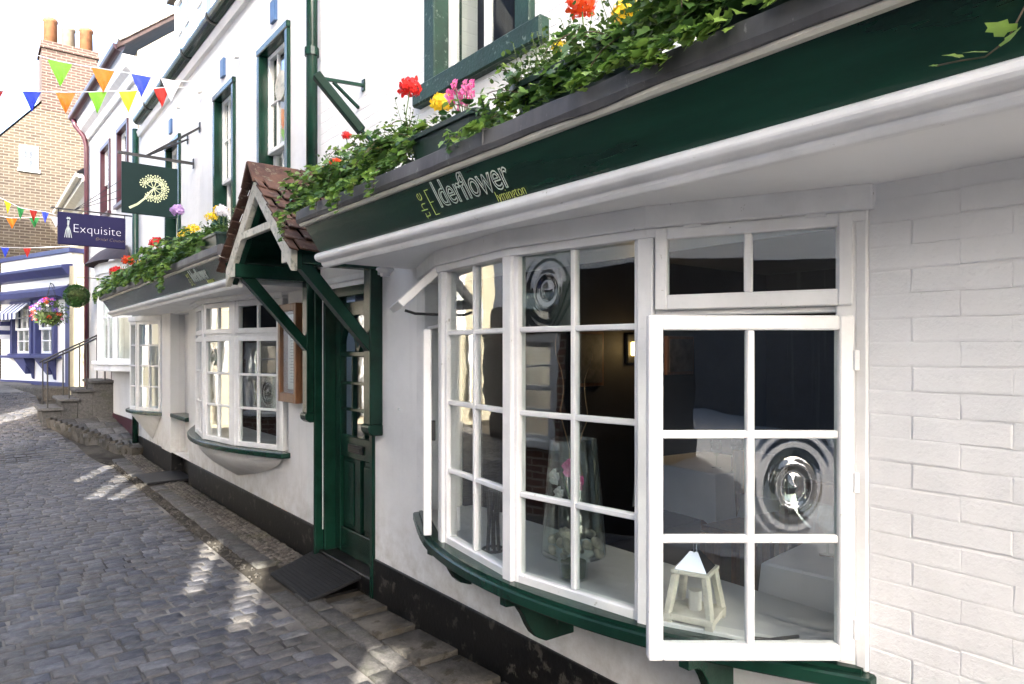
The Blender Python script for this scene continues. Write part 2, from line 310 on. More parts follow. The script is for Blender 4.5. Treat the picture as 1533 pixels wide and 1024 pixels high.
def bullseye(fr, s0, s1, z0, z1, t, parent, depth=1.0):
    N = 40; b = B(fr); cs, cz = (s0+s1)/2, (z0+z1)/2; R0 = min(s1-s0, z1-z0)/2
    def h(s, z):
        r = math.hypot((s-cs)/((s1-s0)/2), (z-cz)/((z1-z0)/2))
        wob = 1+.035*math.sin(2*math.atan2(z-cz, s-cs)+1)
        r *= wob
        return depth*R0*(.15*math.exp(-(r/.15)**2)+.05*math.exp(-((r-.42)/.11)**2)+.010*math.cos(r*30)*math.exp(-(r/.8)**2))
    g = [[b.bm.verts.new(fr(s0+(s1-s0)*i/N, t+.004+h(s0+(s1-s0)*i/N, z0+(z1-z0)*j/N), z0+(z1-z0)*j/N)) for j in range(N+1)] for i in range(N+1)]
    for i in range(N):
        for j in range(N): b.bm.faces.new((g[i][j], g[i+1][j], g[i+1][j+1], g[i][j+1]))
    c = [b.bm.verts.new(fr(s, t, z)) for s, z in ((s0, z0), (s1, z0), (s1, z1), (s0, z1))]; b.bm.faces.new(c)
    for edge in ([g[i][0] for i in range(N+1)], [g[N][j] for j in range(N+1)], [g[N-i][N] for i in range(N+1)], [g[0][N-j] for j in range(N+1)]):
        k = ([g[i][0] for i in range(N+1)], [g[N][j] for j in range(N+1)], [g[N-i][N] for i in range(N+1)], [g[0][N-j] for j in range(N+1)]).index(edge)
        b.bm.faces.new(edge+[c[(k+1) % 4], c[k]])
    return b.build('bullseye_pane', 'bullseye', parent, smooth=True)
def sash(fr, parent, s0, s1, z0, z1, t, cols, rows, st=.045, bar=.02, th=.045, mt='white_gloss', glass='glass', bull=(), rail=None, bev=.004, zs=None):
    """frame, glazing bars and panes; t is the outer face"""
    rail = rail or st; b = B(fr)
    b.box(s0, s0+st, t-th, t, z0, z1); b.box(s1-st, s1, t-th, t, z0, z1); b.box(s0+st, s1-st, t-th, t-.001, z0, z0+rail); b.box(s0+st, s1-st, t-th, t-.001, z1-st, z1)
    b.build('sash_frame', mt, parent, bev)
    a, c, d, e = s0+st, s1-st, z0+rail, z1-st
    ss = [a+(c-a)*i/cols for i in range(cols+1)]; zz = zs or [d+(e-d)*j/rows for j in range(rows+1)]
    for x in ss[1:-1]: B(fr).box(x-bar/2, x+bar/2, t-th*.8, t-.006, d, e).build('glazing_bar', mt, parent, bev)
    for z in zz[1:-1]: B(fr).box(a, c, t-th*.8+.001, t-.0085, z-bar/2, z+bar/2).build('glazing_bar', mt, parent, bev)
    for i in range(cols):
        for j in range(rows):
            g = (ss[i], ss[i+1], zz[j], zz[j+1])
            if (i, j) in bull: bullseye(fr, *g, t-th*.62, parent); continue
            k = random.uniform(-.0012, .0012); q = random.uniform(-.0012, .0012)
            b = B(fr); v = []
            for dt in (0, .003):
                v += [b.bm.verts.new(fr(s, t-th*.55+dt+k*(1 if s == g[0] else -1)+q*(1 if z == g[2] else -1), z)) for s, z in ((g[0], g[2]), (g[1], g[2]), (g[1], g[3]), (g[0], g[3]))]
            for f in ((0, 1, 2, 3), (4, 5, 6, 7), (0, 1, 5, 4), (1, 2, 6, 5), (2, 3, 7, 6), (3, 0, 4, 7)): b.bm.faces.new([v[i_] for i_ in f])
            b.build('pane', glass, parent)
def text(name, s, size, fr, s0, z0, t, mt, parent, outline=0, ext=.001, rot=0, tilt=0, sx=1, font_flip=True, align='LEFT', lean=0, thin=0):
    """flat lettering standing proud of a plane; reads towards -s (left to right seen from outside)"""
    cu = bpy.data.curves.new('tmp', 'FONT'); cu.body = s; cu.size = size; cu.align_x = align; cu.resolution_u = 3
    if outline: cu.fill_mode = 'NONE'; cu.bevel_depth = outline; cu.bevel_resolution = 0
    else: cu.extrude = ext; cu.offset = -thin
    o = bpy.data.objects.new('tmp', cu); COL.objects.link(o); dg = bpy.context.evaluated_depsgraph_get(); dg.update()
    me = bpy.data.meshes.new_from_object(o.evaluated_get(dg)); bpy.data.objects.remove(o); bpy.data.curves.remove(cu)
    c, n_ = math.cos(R(rot)), math.sin(R(rot)); og = org(parent)
    for v in me.vertices:
        x, y, z = v.co.x*sx+v.co.y*lean, v.co.y, v.co.z
        x, y = x*c-y*n_, x*n_+y*c
        v.co = fr(s0-x if font_flip else s0+x, t+z+y*tilt, z0+y)-og
    me.materials.clear(); me.materials.append(MT[mt]); me.name = name
    return link(name, me, parent)
def gz(y):                                      # the lane climbs towards the far shops
    return 0 if y < 11.3 else .125*(y-11.3)*min(1, (y-11.3)/1.2) if y < 18.6 else .125*7.3
# ------------------------------------------------------------ ground, lane, pavement
b = B(XYZ)
ys = [-300, -40, -6, 0, 6, 11.3]+[11.6+.5*i for i in range(15)]+[26, 40, 400]; xs = [-300, -30, -6, 0, 6, 40, 300]
g = [[b.bm.verts.new((x, y, gz(y)-.07)) for y in ys] for x in xs]
for i in range(len(xs)-1):
    for j in range(len(ys)-1): b.bm.faces.new((g[i][j], g[i+1][j], g[i+1][j+1], g[i][j+1]))
tag(b.build('ground', 'earth'), kind='structure')
b = B(XYZ); ys = [-9+.5*i for i in range(70)]
kx = lambda y: -.50 if y < 11 else -.50-.18*(y-11) if y < 14 else -1.04
for y0, y1 in zip(ys, ys[1:]): b.quad(Vector((-3.75, y0, gz(y0))), Vector((kx(y0)+.01, y0, gz(y0))), Vector((kx(y1)+.01, y1, gz(y1))), Vector((-3.75, y1, gz(y1))))
road = tag(b.build('road', 'mortar'), kind='structure')
def stone_bm(bm, w, d, h, M, jit=.007, dome=.004, drop=.035, cut=(.05, .14)):
    j = lambda: random.uniform(-jit, jit)
    ring = [(-w/2+j(), -d/2+j()), (w/2+j(), -d/2+j()), (w/2+j(), d/2+j()), (-w/2+j(), d/2+j())]
    mid = []
    for i in range(4):           # cut corners so the stones look worn
        p, q, r_ = ring[i-1], ring[i], ring[(i+1) % 4]; k = random.uniform(*cut)
        mid += [(q[0]+(p[0]-q[0])*k*.6, q[1]+(p[1]-q[1])*k*.6), (q[0]+(r_[0]-q[0])*k*.6, q[1]+(r_[1]-q[1])*k*.6)]
    lo = [bm.verts.new(M @ Vector((x, y, -drop))) for x, y in mid]
    up = [bm.verts.new(M @ Vector((x, y, h-.005+j()*.25))) for x, y in mid]
    tp = [bm.verts.new(M @ Vector((x*(1-.012/w), y*(1-.012/d), h+j()*.25))) for x, y in mid]
    c = bm.verts.new(M @ Vector((j(), j(), h+dome)))
    for i in range(8):
        k = (i+1) % 8
        bm.faces.new((lo[i], lo[k], up[k], up[i])); bm.faces.new((up[i], up[k], tp[k], tp[i])); bm.faces.new((tp[i], tp[k], c))
def stone_mesh(name, w, d, h, mt, **k):
    bm = bmesh.new(); stone_bm(bm, w, d, h, Matrix(), **k); bmesh.ops.recalc_face_normals(bm, faces=bm.faces)
    me = bpy.data.meshes.new(name); bm.to_mesh(me); bm.free(); me.polygons.foreach_set('use_smooth', [True]*len(me.polygons)); me.materials.append(MT[mt]); return me
setts = []; y = -1.2; row = 0
while y < 17.5:
    rp = random.uniform(.092, .118); x = kx(y)-.01-(.0 if row % 2 else .07)-random.uniform(0, .03)
    while x > -3.6:
        wd = random.uniform(.105, .175); cx_, cy_ = x-wd/2, y+(x+.5)*.05+random.uniform(-.006, .006)
        setts.append((cx_, cy_, gz(cy_)+random.uniform(-.003, .004), wd-.013, rp-.011, random.uniform(-.035, .035))); x -= wd
    y += rp; row += 1
def depth(x, y): return (x+2.075)*.621+y*.784
def seen(p):
    d = depth(p[0], p[1])
    if d < .5: return False
    u = 766.5+1022*((p[0]+2.075)*.784-p[1]*.621)/d; v = 524+1022*(1.65-p[2])/d
    return -30 < u < 1560 and v < 1050
vis = sorted([p for p in setts if seen(p)], key=lambda p: depth(p[0], p[1])); near = vis[:298]; ns = set(near)
smeshes = [stone_mesh('sett', .15, .105, .007, 'sett', dome=.0015) for _ in range(14)]
for p in near: link('sett', random.choice(smeshes), road, (p[0], p[1], p[2]), (random.uniform(-.03, .03), random.uniform(-.03, .03), p[5]), (p[3]/.15, p[4]/.105, 1))
bm = bmesh.new()
for p in setts:
    if p in ns: continue
    stone_bm(bm, p[3], p[4], .007, Matrix.Translation(p[:3]) @ Matrix.Rotation(p[5], 4, 'Z') @ Matrix.Rotation(random.uniform(-.03, .03), 4, 'X'), dome=.0015)
bmesh.ops.recalc_face_normals(bm, faces=bm.faces); me = bpy.data.meshes.new('setts'); bm.to_mesh(me); bm.free(); me.polygons.foreach_set('use_smooth', [True]*len(me.polygons)); me.materials.append(MT['sett'])
tag(link('distant_setts', me, road), kind='stuff')
tag(B(XYZ).quad(Vector((-16, -16, .004)), Vector((-.6, -16, .004)), Vector((-.6, -2.2, .004)), Vector((-16, -2.2, .004))).build('bounce_paving', 'bounce_stone'), kind='structure')  # added unseen paving, bounces sunlight towards the near wall and soffit
# pavement along the wall
b = B(XYZ)
for y0, y1 in zip(ys, ys[1:]):
    if y1 < 13: b.quad(Vector((kx(y0)-.01, y0, .003+gz(y0))), Vector((.3, y0, .003+gz(y0))), Vector((.3, y1, .003+gz(y1))), Vector((kx(y1)-.01, y1, .003+gz(y1))))
pave = tag(b.build('pavement', 'earth'), kind='structure')
fm = [stone_mesh('flagstone', .4, .12, .014, 'flag', jit=.004, dome=.0005, cut=(.02, .06)) for _ in range(6)]
def flags(x0, x1, y0, y1, lo, hi, z=.004):
    y = y0
    while y < y1:
        L = random.uniform(lo, hi); wv = x1-x0
        link('flagstone', random.choice(fm), pave, ((x0+x1)/2+random.uniform(-.006, .006), y+L/2, z+random.uniform(0, .006)), (random.uniform(-.015, .015), random.uniform(-.02, .02), R(90)+random.uniform(-.02, .02)), ((L-.012)/.4, (wv-.01)/.12, 1)); y += L
flags(-.51, -.385, -1, 4.25, .26, .40); flags(-.385, -.265, -1, 4.2, .28, .42)
flags(-.40, -.235, 5.2, 9.1, .28, .42); flags(-.44, -.24, 9.9, 11.6, .3, .4)
cm = [stone_mesh('toe_stone', .4, .24, .026, 'concrete_base', jit=.012, dome=.001, cut=(.03, .10)) for _ in range(4)]
y = -1.0
while y < 4.1:
    L = random.uniform(.34, .5); link('toe_stone', random.choice(cm), pave, (-.135, min(y+L/2, 4.1), .0), (random.uniform(-.02, .02), .06, R(90)), ((L-.01)/.4, 1.05, 1)); y += L
bm = bmesh.new()
for y0, y1 in ((5.15, 9.2), (9.85, 11.9)):
    yy = y0
    while yy < y1:
        xx = -.225
        while xx < -.005:
            stone_bm(bm, .05, .034, .022, Matrix.Translation((xx+random.uniform(-.004, .004), yy+random.uniform(-.005, .005), random.uniform(0, .01)+gz(yy))) @ Matrix.Rotation(random.uniform(-.5, .5), 4, 'Z'), .006, .010, .02); xx += .046
        yy += .035
bmesh.ops.recalc_face_normals(bm, faces=bm.faces); me = bpy.data.meshes.new('pebbles'); bm.to_mesh(me); bm.free(); me.polygons.foreach_set('use_smooth', [True]*len(me.polygons)); me.materials.append(MT['pebble'])
tag(link('pebble_strip', me, pave), kind='stuff')
bm = bmesh.new()                                 # grit and loose chips in the gutter
for i in range(900):
    y_ = random.uniform(1.5, 11.5); x_ = -.46+random.gauss(0, .035) if 4.9 < y_ else -.27+random.gauss(0, .02); s_ = random.uniform(.004, .012)
    stone_bm(bm, s_*2, s_*1.5, s_*.6, Matrix.Translation((x_, y_, .008+gz(y_))) @ Matrix.Rotation(random.uniform(0, 3), 4, 'Z'), .001, .002, .004)
me = bpy.data.meshes.new('grit'); bm.to_mesh(me); bm.free(); me.materials.append(MT['concrete_base']); tag(link('gutter_grit', me, pave), kind='stuff')

# ------------------------------------------------------------ the restaurant
RS = thing('restaurant_building', 'white restaurant with dark green trim, two bow windows and tiled porch', 'building', (0, 2.2, 0))
wl = B().shell(-2.5, 4.95, .28, 2.15, [(.93, 3.46, .70, 2.08), (4.10, 4.96, .28, 2.10)], -.28, 0).build('wall', 'wall_smooth', RS)
B().shell(-2.5, 4.95, 2.15, 6.6, [(2.54, 3.30, 3.16, 4.6)], -.28, 0).build('wall', 'brick_white', RS)
# painted bricks, one by one, on the wall next to the near window
bks = [B(lambda s, t, z: Vector((-t, s, z))) for _ in range(5)]; bms = []
for q in bks:
    jj = lambda: random.uniform(-.003, .003)
    v = [q.bm.verts.new(Vector((x, y_+jj(), z+jj()))) for x, (a, c) in ((0, (.1186, .0346)), (-.0014, (.1172, .0324)), (-.0022, (.1145, .0275))) for y_, z in ((-a, -c), (a, -c), (a, c), (-a, c))]
    for k in (0, 4):
        for i in range(4): q.bm.faces.new((v[k+i], v[k+(i+1) % 4], v[k+4+(i+1) % 4], v[k+4+i]))
    q.bm.faces.new(v[8:12]); bmesh.ops.recalc_face_normals(q.bm, faces=q.bm.faces); q.bm.faces.ensure_lookup_table()
    if q.bm.faces[-1].normal.x > 0: bmesh.ops.reverse_faces(q.bm, faces=q.bm.faces)
    me = bpy.data.meshes.new('brick'); q.bm.to_mesh(me); q.bm.free(); me.materials.append(MT['brick_paint']); me.polygons.foreach_set('use_smooth', [False]*len(me.polygons)); bms.append(me)
z = .33; row = 0
while z < 2.10:
    y = .922-.118-(.0 if row % 2 else .118)
    if row % 2 == 0: link('brick', bms[0], wl, (-.001, .922-.058, z), scale=(random.uniform(.5, 1.0), .47, 1))
    while y > -1.0:
        link('brick', random.choice(bms), wl, (-.0012+random.uniform(-.0008, 0), y+random.uniform(-.001, .001), z+random.uniform(-.002, .002)), (random.uniform(-.012, .012), 0, 0), (random.uniform(.75, 1.25), random.uniform(.992, 1.004), random.uniform(.97, 1.01))); y -= .236
    z += .0688; row += 1
far_holes = [(5.66, 8.30, .78, 2.12), (9.0, 9.84, .30, 2.12), (10.45, 11.85, .78, 2.12), (5.66, 6.34, 2.60, 4.36), (7.16, 7.80, 2.60, 4.36), (9.45, 10.15, 2.60, 4.36)]
B(Fr(0, 0)).shell(4.95, 12.15, .29, 5.2, far_holes, -.28, -.015).build('wall', 'render_white', RS)
B().box(-2.5, 4.098, -.02, .014, -.1, .285).build('plinth', 'black_paint', RS, .004)
B().box(4.962, 8.96, -.02, .0, -.1, .285).build('plinth', 'black_paint', RS, .004)
B().box(8.96, 9.84, -.2, -.13, -.1, .295).build('plinth', 'black_paint', RS, .004)
B().box(9.84, 12.1, -.2, .004, -.1, .295).build('plinth', 'black_paint', RS, .004)
B().box(9.832, 10.35, -.1, .02, .296, 2.134).build('pilaster', 'render_white', RS, .006)
# alcove between the far bow and the pilaster, with its own narrow window
b = B(); b.shell(8.98, 9.86, .29, 2.13, [(9.08, 9.62, .82, 2.02)], -.40, -.16); b.box(8.98, 9.0, -.3, -.02, .29, 2.13); b.build('alcove', 'render_white', RS)
wn = part('alcove_window', RS); sash(W, wn, 9.09, 9.61, .84, 2.0, -.20, 2, 4, .05, .022); B().box(9.0, 9.80, -.2, .03, .77, .82).build('sill', 'green_gloss', wn, .008)
# upper windows
def upper_window(nm, s0, s1, z0, z1, cols, split, wide=.10, t=0, proud=.03, mt='green_gloss', rows=2, sill=False, room=True):
    p = part(nm, RS); b = B()
    b.box(s0-wide, s0, t-.16, t+proud, z0, z1); b.box(s1, s1+wide, t-.16, t+proud, z0, z1); b.box(s0-wide, s1+wide, t-.159, t+proud+.006, z1, z1+wide*.9)
    b.build('architrave', mt, p, .008)
    if sill: B().box(s0-wide-.10, s1+wide+.10, t-.15, t+.055, z0-.115, z0).build('sill', mt, p, .01)
    if split:
        sash(W, p, s0, s1, split-.02, z1, t-.05, cols, rows, .04, .018); sash(W, p, s0+.002, s1-.002, z0, split+.02, t-.10, cols, rows, .04, .018)
    else: sash(W, p, s0, s1, z0, z1, t-.06, cols, 1, .05, .05)
    if room:
        b = B(); q = lambda a, t_, c: b.f((s0-.25, s1+.25)[a], t-(.27, 1.5)[t_], (z0-.25, z1+.25)[c])
        for fc in (((0, 1, 0), (1, 1, 0), (1, 1, 1), (0, 1, 1)), ((0, 0, 0), (1, 0, 0), (1, 1, 0), (0, 1, 0)), ((0, 0, 1), (1, 0, 1), (1, 1, 1), (0, 1, 1)), ((0, 0, 0), (0, 1, 0), (0, 1, 1), (0, 0, 1)), ((1, 0, 0), (1, 1, 0), (1, 1, 1), (1, 0, 1))): b.quad(*[q(*k) for k in fc])
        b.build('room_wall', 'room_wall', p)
    return p
p = upper_window('upper_window', 2.56, 3.28, 3.18, 4.55, 2, None, .115, 0, .035, 'green_worn', sill=True)
upper_window('sash_window', 5.68, 6.32, 2.62, 4.34, 3, 3.46, .07, -.015)
upper_window('sash_window', 7.18, 7.78, 2.62, 4.34, 3, 3.46, .07, -.015)
upper_window('sash_window', 9.47, 10.13, 2.62, 4.34, 3, 3.46, .07, -.015)
for y in (5.98, 7.52, 9.92): B().box(y-.06, y+.06, -.02, .012, 4.52, 4.71).build('vent_plate', 'blue_plaque', RS, .004)
for y, z in ((6.95, 4.55), (8.35, 4.62), (9.35, 4.72)): B(XYZ).lathe([(.0, -.05), (.035, -.05), (.035, -.02), (.02, 0), (.0, 0)], (-.0, y, z), 12, axis='x').build('wall_stud', 'render_white', RS)
B(XYZ).lathe([(.0, -.1), (.13, -.1), (.13, -.075), (.09, -.06), (.09, -.055), (.0, -.055)], (.16, 5.98, 3.98), 20, axis='x').build('extractor_vent', 'cream_worn', RS)
# eaves: gutter, brackets, scalloped corbel course
gy0, gy1, gzz = 4.4, 11.75, 5.17
b = B(); pr_ = [(.07+.075*math.cos(R(a)), gzz+.075*math.sin(R(a))) for a in range(180, 361, 20)]; pr_ += [(.07+.062*math.cos(R(a)), gzz+.062*math.sin(R(a))) for a in range(360, 179, -20)]
b.prism(pr_, gy0, gy1); b.build('gutter', 'green_gloss', RS)
for y in (5.4, 6.5, 7.6, 8.7, 9.8, 10.9): B().prism([(.07+.083*math.cos(R(a)), gzz+.083*math.sin(R(a))) for a in range(170, 371, 20)], y-.02, y+.02).build('gutter_bracket', 'black_metal', RS)
B().prism([(-.02, 4.98), (.03, 4.98), (.055, 5.05), (.02, 5.12), (-.02, 5.12)], 4.96, 12.0).build('cornice', 'render_white', RS)
cb = None
for i in range(36):
    y = 5.1+.19*i
    if cb is None: cb = B(XYZ).lathe([(.0, 0), (.075, 0), (.075, -.03), (.05, -.06), (.0, -.07)], (0, 0, 0), 10, -90, 90, axis='x').build('corbel', 'render_white', RS).data; bpy.data.objects.remove(bpy.data.objects['corbel'])
    link('corbel', cb, RS, (.012, y, 4.99), (R(90), 0, 0))
B(XYZ).quad(Vector((-.06, 4.4, 5.20)), Vector((4.5, 4.4, 9.4)), Vector((4.5, 12.0, 9.4)), Vector((-.06, 12.0, 5.20))).build('roof', 'clay_tile', RS)
# dormer
dm = part('dormer', RS)
B(XYZ).box(.17, 2.2, 8.25, 10.28, 5.3, 6.45).build('dormer_cheek', 'navy_sign', dm)
B(XYZ).box(.05, 2.3, 8.15, 10.4, 6.45, 6.55).build('dormer_roof', 'lead', dm)
for y0, y1 in ((8.35, 9.2), (9.32, 10.2)): sash(Fr(.17, 0), dm, y0, y1, 5.42, 6.40, .06, 2, 2, .06, .03)
# downpipes
def pipe(pts, r, mt='green_gloss', nm='downpipe', parent=RS, cl=()):
    o = B(XYZ).tube(pts, r, 12).build(nm, mt, parent, smooth=True)
    for (x, y, z) in cl: B(XYZ).lathe([(r, -.03), (r+.012, -.03), (r+.012, .03), (r, .03)], (x, y, z), 12).build('pipe_collar', mt, parent)
pipe([(-.055, 4.985, 2.2), (-.055, 4.985, 6.4)], .042, cl=[(-.055, 4.985, 3.9), (-.055, 4.985, 5.4)])
pipe([(-.06, 12.02, .04), (-.06, 12.02, 5.1)], .045, cl=[(-.06, 12.02, .75), (-.06, 12.02, 2.6)])

# fascia / shop cornice
def fascia(s0, s1):
    f = part('fascia', RS)
    B().prism([(-.1, 2.135), (.50, 2.135), (.50, 2.165), (-.1, 2.165)], s0, s1).build('soffit', 'white_soffit', f)
    B().prism([(.46, 2.134), (.50, 2.128), (.515, 2.108), (.545, 2.106), (.556, 2.120), (.560, 2.132), (.575, 2.134), (.592, 2.142), (.600, 2.156), (.597, 2.172), (.580, 2.183), (.46, 2.183)], s0-.012, s1+.012).build('moulding', 'white_gloss', f, .003)
    B().prism([(.545, 2.178), (.565, 2.178), (.655, 2.318), (.655, 2.33), (.52, 2.33)], s0, s1).build('name_board', 'fascia_green', f)
    B().prism([(.50, 2.319), (.672, 2.319), (.680, 2.327), (.680, 2.338), (.50, 2.338)], s0-.02, s1+.02).build('bead', 'cream_moulding', f)
    n = int((s1-s0)/.05); b = B(); prev = None
    for i in range(n+1):          # lead dressed over the edge, slightly uneven
        s = s0-.03+(s1-s0+.06)*i/n; k = noise.noise(Vector((s*6, 0, 1)))*.006; k2 = noise.noise(Vector((s*4, 5, 1)))*.006
        ring = [b.bm.verts.new(b.f(s, t, z)) for t, z in ((.690+k, 2.335+k2), (.697+k, 2.352), (.694+k, 2.402+k2), (.672, 2.414+k2), (.40, 2.414), (-.02, 2.43), (-.02, 2.34), (.6, 2.332))]
        if prev:
            for a in range(8): b.bm.faces.new((prev[a], prev[(a+1) % 8], ring[(a+1) % 8], ring[a]))
        else: b.bm.faces.new(ring)
        prev = ring
    b.bm.faces.new(prev); b.build('lead_flashing', 'lead', f, smooth=False)
    B().prism([(-.02, 2.166), (.54, 2.166), (.54, 2.33), (-.02, 2.33)], s0+.02, s1-.02).build('cornice_box', 'white_soffit', f)
    return f
f1 = fascia(-2.2, 3.60); f2 = fascia(5.17, 10.85)
for s in (.62, 1.9): B().box(s-.006, s+.006, .40, .7015, 2.35, 2.4165).build('lead_seam', 'lead', f1, .004)
bt = lambda z: .567+(z-2.178)*.643
def fasc_text(f, s0, k=1.0):
    tl = .643
    text('lettering', 'the', .075*k, W, s0+.012, 2.196, bt(2.196)+.004, 'sign_yellow', f, 0, .0008, rot=90, tilt=tl, thin=.002)
    text('lettering', 'E', .150*k, W, s0-.012, 2.196, bt(2.196)+.004, 'sign_yellow', f, 0, .001, tilt=tl, sx=.6, thin=.0055)
    text('lettering', 'lderflower', .128*k, W, s0-.078, 2.222, bt(2.222)+.004, 'sign_silver', f, .0023, tilt=tl, sx=.86)
    text('lettering', 'lymington', .050*k, W, s0-.43, 2.186, bt(2.187)+.004, 'sign_yellow', f, 0, .0008, tilt=tl, sx=.84, thin=.0012)
fasc_text(f1, 2.40); fasc_text(f2, 6.25)
B(XYZ).lathe([(.0, .0), (.05, 0), (.055, -.012), (.03, -.03), (.028, -.05), (.0, -.055)], (-.16, 3.62, 2.134), 16).build('soffit_light', 'white_gloss', f1)

# near bow window
P = [(0, .95), (-.266, 1.548), (-.357, 2.197), (-.266, 2.846), (0, 3.444)]
FA = [-24, -8, 8, 24]; LF = .655
FR = [Fr(*P[i], FA[i]) for i in range(4)]
bw = part('bow_window', RS)
def offs(P, d, ext=0):                            # bow plan pushed outwards by d
    out = []
    c = P[len(P)//2][1]
    for x, y in P:
        a = (y-c)/(P[-1][1]-c); th = a*R(32); out.append((x-d*math.cos(th)-0, y+d*math.sin(th)+ext*a))
    return out
def smooth_plan(P, d, ext, k=6):
    q = offs(P, d, ext); r_ = []
    for i in range(len(q)-1):
        p0, p1, p2, p3 = q[max(i-1, 0)], q[i], q[i+1], q[min(i+2, len(q)-1)]
        for j in range(k):
            u = j/k; r_.append(tuple(.5*((2*p1[m_])+(-p0[m_]+p2[m_])*u+(2*p0[m_]-5*p1[m_]+4*p2[m_]-p3[m_])*u*u+(-p0[m_]+3*p1[m_]-3*p2[m_]+p3[m_])*u**3) for m_ in (0, 1)))
    return r_+[q[-1]]
def slab(b, plan, z0, z1, back):                   # plan polygon closed along X=back
    b.f = XYZ; poly = [(back, plan[0][1])]+list(plan)+[(back, plan[-1][1])]; b.prism(poly, z0, z1, 'z'); return b
pl = smooth_plan(P, .055, .02)
slab(B(), pl, .655, .700, .02).build('sill', 'green_gloss', bw, .006)
slab(B(), smooth_plan(P, .030, .0), .7005, .712, .02).build('sill_weathering', 'green_gloss', bw)
slab(B(), offs(P, .028, .03), 2.062, 2.136, .05).build('head_board', 'white_gloss', bw, .003)
slab(B(), offs(P, .012, .02), 2.030, 2.0615, .05).build('head_rail', 'white_gloss', bw, .003)
for y, x in ((1.40, -.25), (2.2, -.38), (2.98, -.25)):
    pf = [(0, .655), (-x, .655), (-x, .608), (-x-.05, .602), (-x-.075, .585), (-x-.10, .55), (-x-.125, .50), (-x-.15, .462), (-x-.18, .435), (-x-.22 if x < -.3 else .02, .415), (0, .41)]
    B().prism(pf, y-.021, y+.021).build('bracket', 'green_gloss', bw, .003)
for i, (x, y) in enumerate(P):
    a = (FA[max(i-1, 0)]+FA[min(i, 3)])/2; f = Fr(x, y, a); hw = .030 if 0 < i < 4 else .035
    o = -.0 if 0 < i < 4 else (.03 if i == 0 else -.03)
    B(f).box(-hw+o, hw+o, -.075, .006, .70, 2.062).build('mullion', 'white_gloss', bw, .005)
zr = [.745, 1.065, 1.395, 1.732, 2.035]
for k in (1, 2): sash(FR[k], bw, .028, LF-.028, .700, 2.058, -.006, 2, 4, .022, .022, .05, rail=.045, zs=zr, glass='glass_old', bull=((1, 3),) if k == 1 else ())
for k in (0, 3):
    B(FR[k]).box(.03, LF-.03, -.07, -.012, 1.765, 1.785).build('transom', 'white_gloss', bw, .003)
    B(FR[k]).box(.03, LF-.03, -.07, -.012, .700, .725).build('bottom_rail', 'white_gloss', bw, .003)
B().box(.924, .958, -.25, .012, .70, 2.134).build('jamb_board', 'white_gloss', bw, .004)
B().box(3.44, 3.52, -.25, .008, .70, 2.134).build('jamb_board', 'white_gloss', bw, .004)
cs = part('top_light', RS); sash(FR[0], cs, .018, LF-.040, 1.784, 2.060, .022, 2, 1, .040, .026, .04, rail=.05)
for s_ in (.12, .49): B(FR[0]).box(s_-.03, s_+.03, .018, .0245, 2.052, 2.066).build('hinge', 'white_gloss', cs, .002)
# open casement, hinged on the wall side
hp = FR[0](.022, .022, 0); CF = Fr(hp.x, hp.y, -51.6)
cs = part('open_casement', RS); sash(CF, cs, 0, .605, .735, 1.752, .02, 2, 3, .043, .023, .042, glass='glass_old', bull=((0, 1),), rail=.047)
for z in (.83, 1.26, 1.62): B(CF).box(-.012, .004, -.008, .026, z-.03, z+.03).build('hinge', 'white_gloss', cs, .002)
B(XYZ).tube([CF(.30, -.015, .79), CF(.22, -.06, .765), CF(.10, -.14, .742)], .006, 8).build('casement_stay', 'black_metal', cs, smooth=True)
# far end: casement ajar and top light propped open
h0 = Vector((-.02, 3.42, 0))
cs = part('open_casement', RS)
CGr = Fr(h0.x-.60*math.sin(R(31)), h0.y-.60*math.cos(R(31)), 31)
sash(CGr, cs, 0, .60, .735, 1.752, .0, 2, 3, .045, .024, .04, glass='glass')
B(CGr).box(.012, .03, -.06, -.04, 1.2, 1.3).build('catch', 'black_metal', cs, .002)
cs = part('open_top_light', RS)
class Tilt:
    def __init__(s_, fr, z, a): s_.fr, s_.z, s_.a = fr, z, R(a)
    def __call__(s_, s, t, z):                     # rotate about the top edge at height z
        h = z-s_.z; return s_.fr(s, t*math.cos(s_.a)-h*math.sin(s_.a), s_.z+h*math.cos(s_.a)+t*math.sin(s_.a))
sash(Tilt(FR[3], 2.055, 47), cs, .03, LF-.03, 1.79, 2.05, .02, 2, 1, .040, .024, .04)
B(XYZ).tube([FR[3](.05, .17, 1.845), FR[3](.05, .12, 1.83), FR[3](.05, -.02, 1.825)], .007, 8).build('stay', 'black_metal', cs)
# plan of the room behind: shelf, walls
slab(B(), offs(P, -.055, -.06), .680, .722, .30).build('window_shelf', 'shelf_white', bw)
rm = part('dining_room', RS)
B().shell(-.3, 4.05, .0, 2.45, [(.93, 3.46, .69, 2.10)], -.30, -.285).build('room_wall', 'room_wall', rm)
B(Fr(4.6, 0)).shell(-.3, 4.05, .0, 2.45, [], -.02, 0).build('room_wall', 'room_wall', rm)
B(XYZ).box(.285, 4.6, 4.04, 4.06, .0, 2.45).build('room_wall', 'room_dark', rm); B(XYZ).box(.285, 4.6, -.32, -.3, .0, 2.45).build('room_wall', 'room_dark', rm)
B(XYZ).box(.2, 4.62, -.32, 4.06, -.03, .0).build('room_floor', 'room_floor', rm); B(XYZ).box(.2, 4.62, -.32, 4.06, 2.45, 2.47).build('room_ceiling', 'room_ceiling', rm)

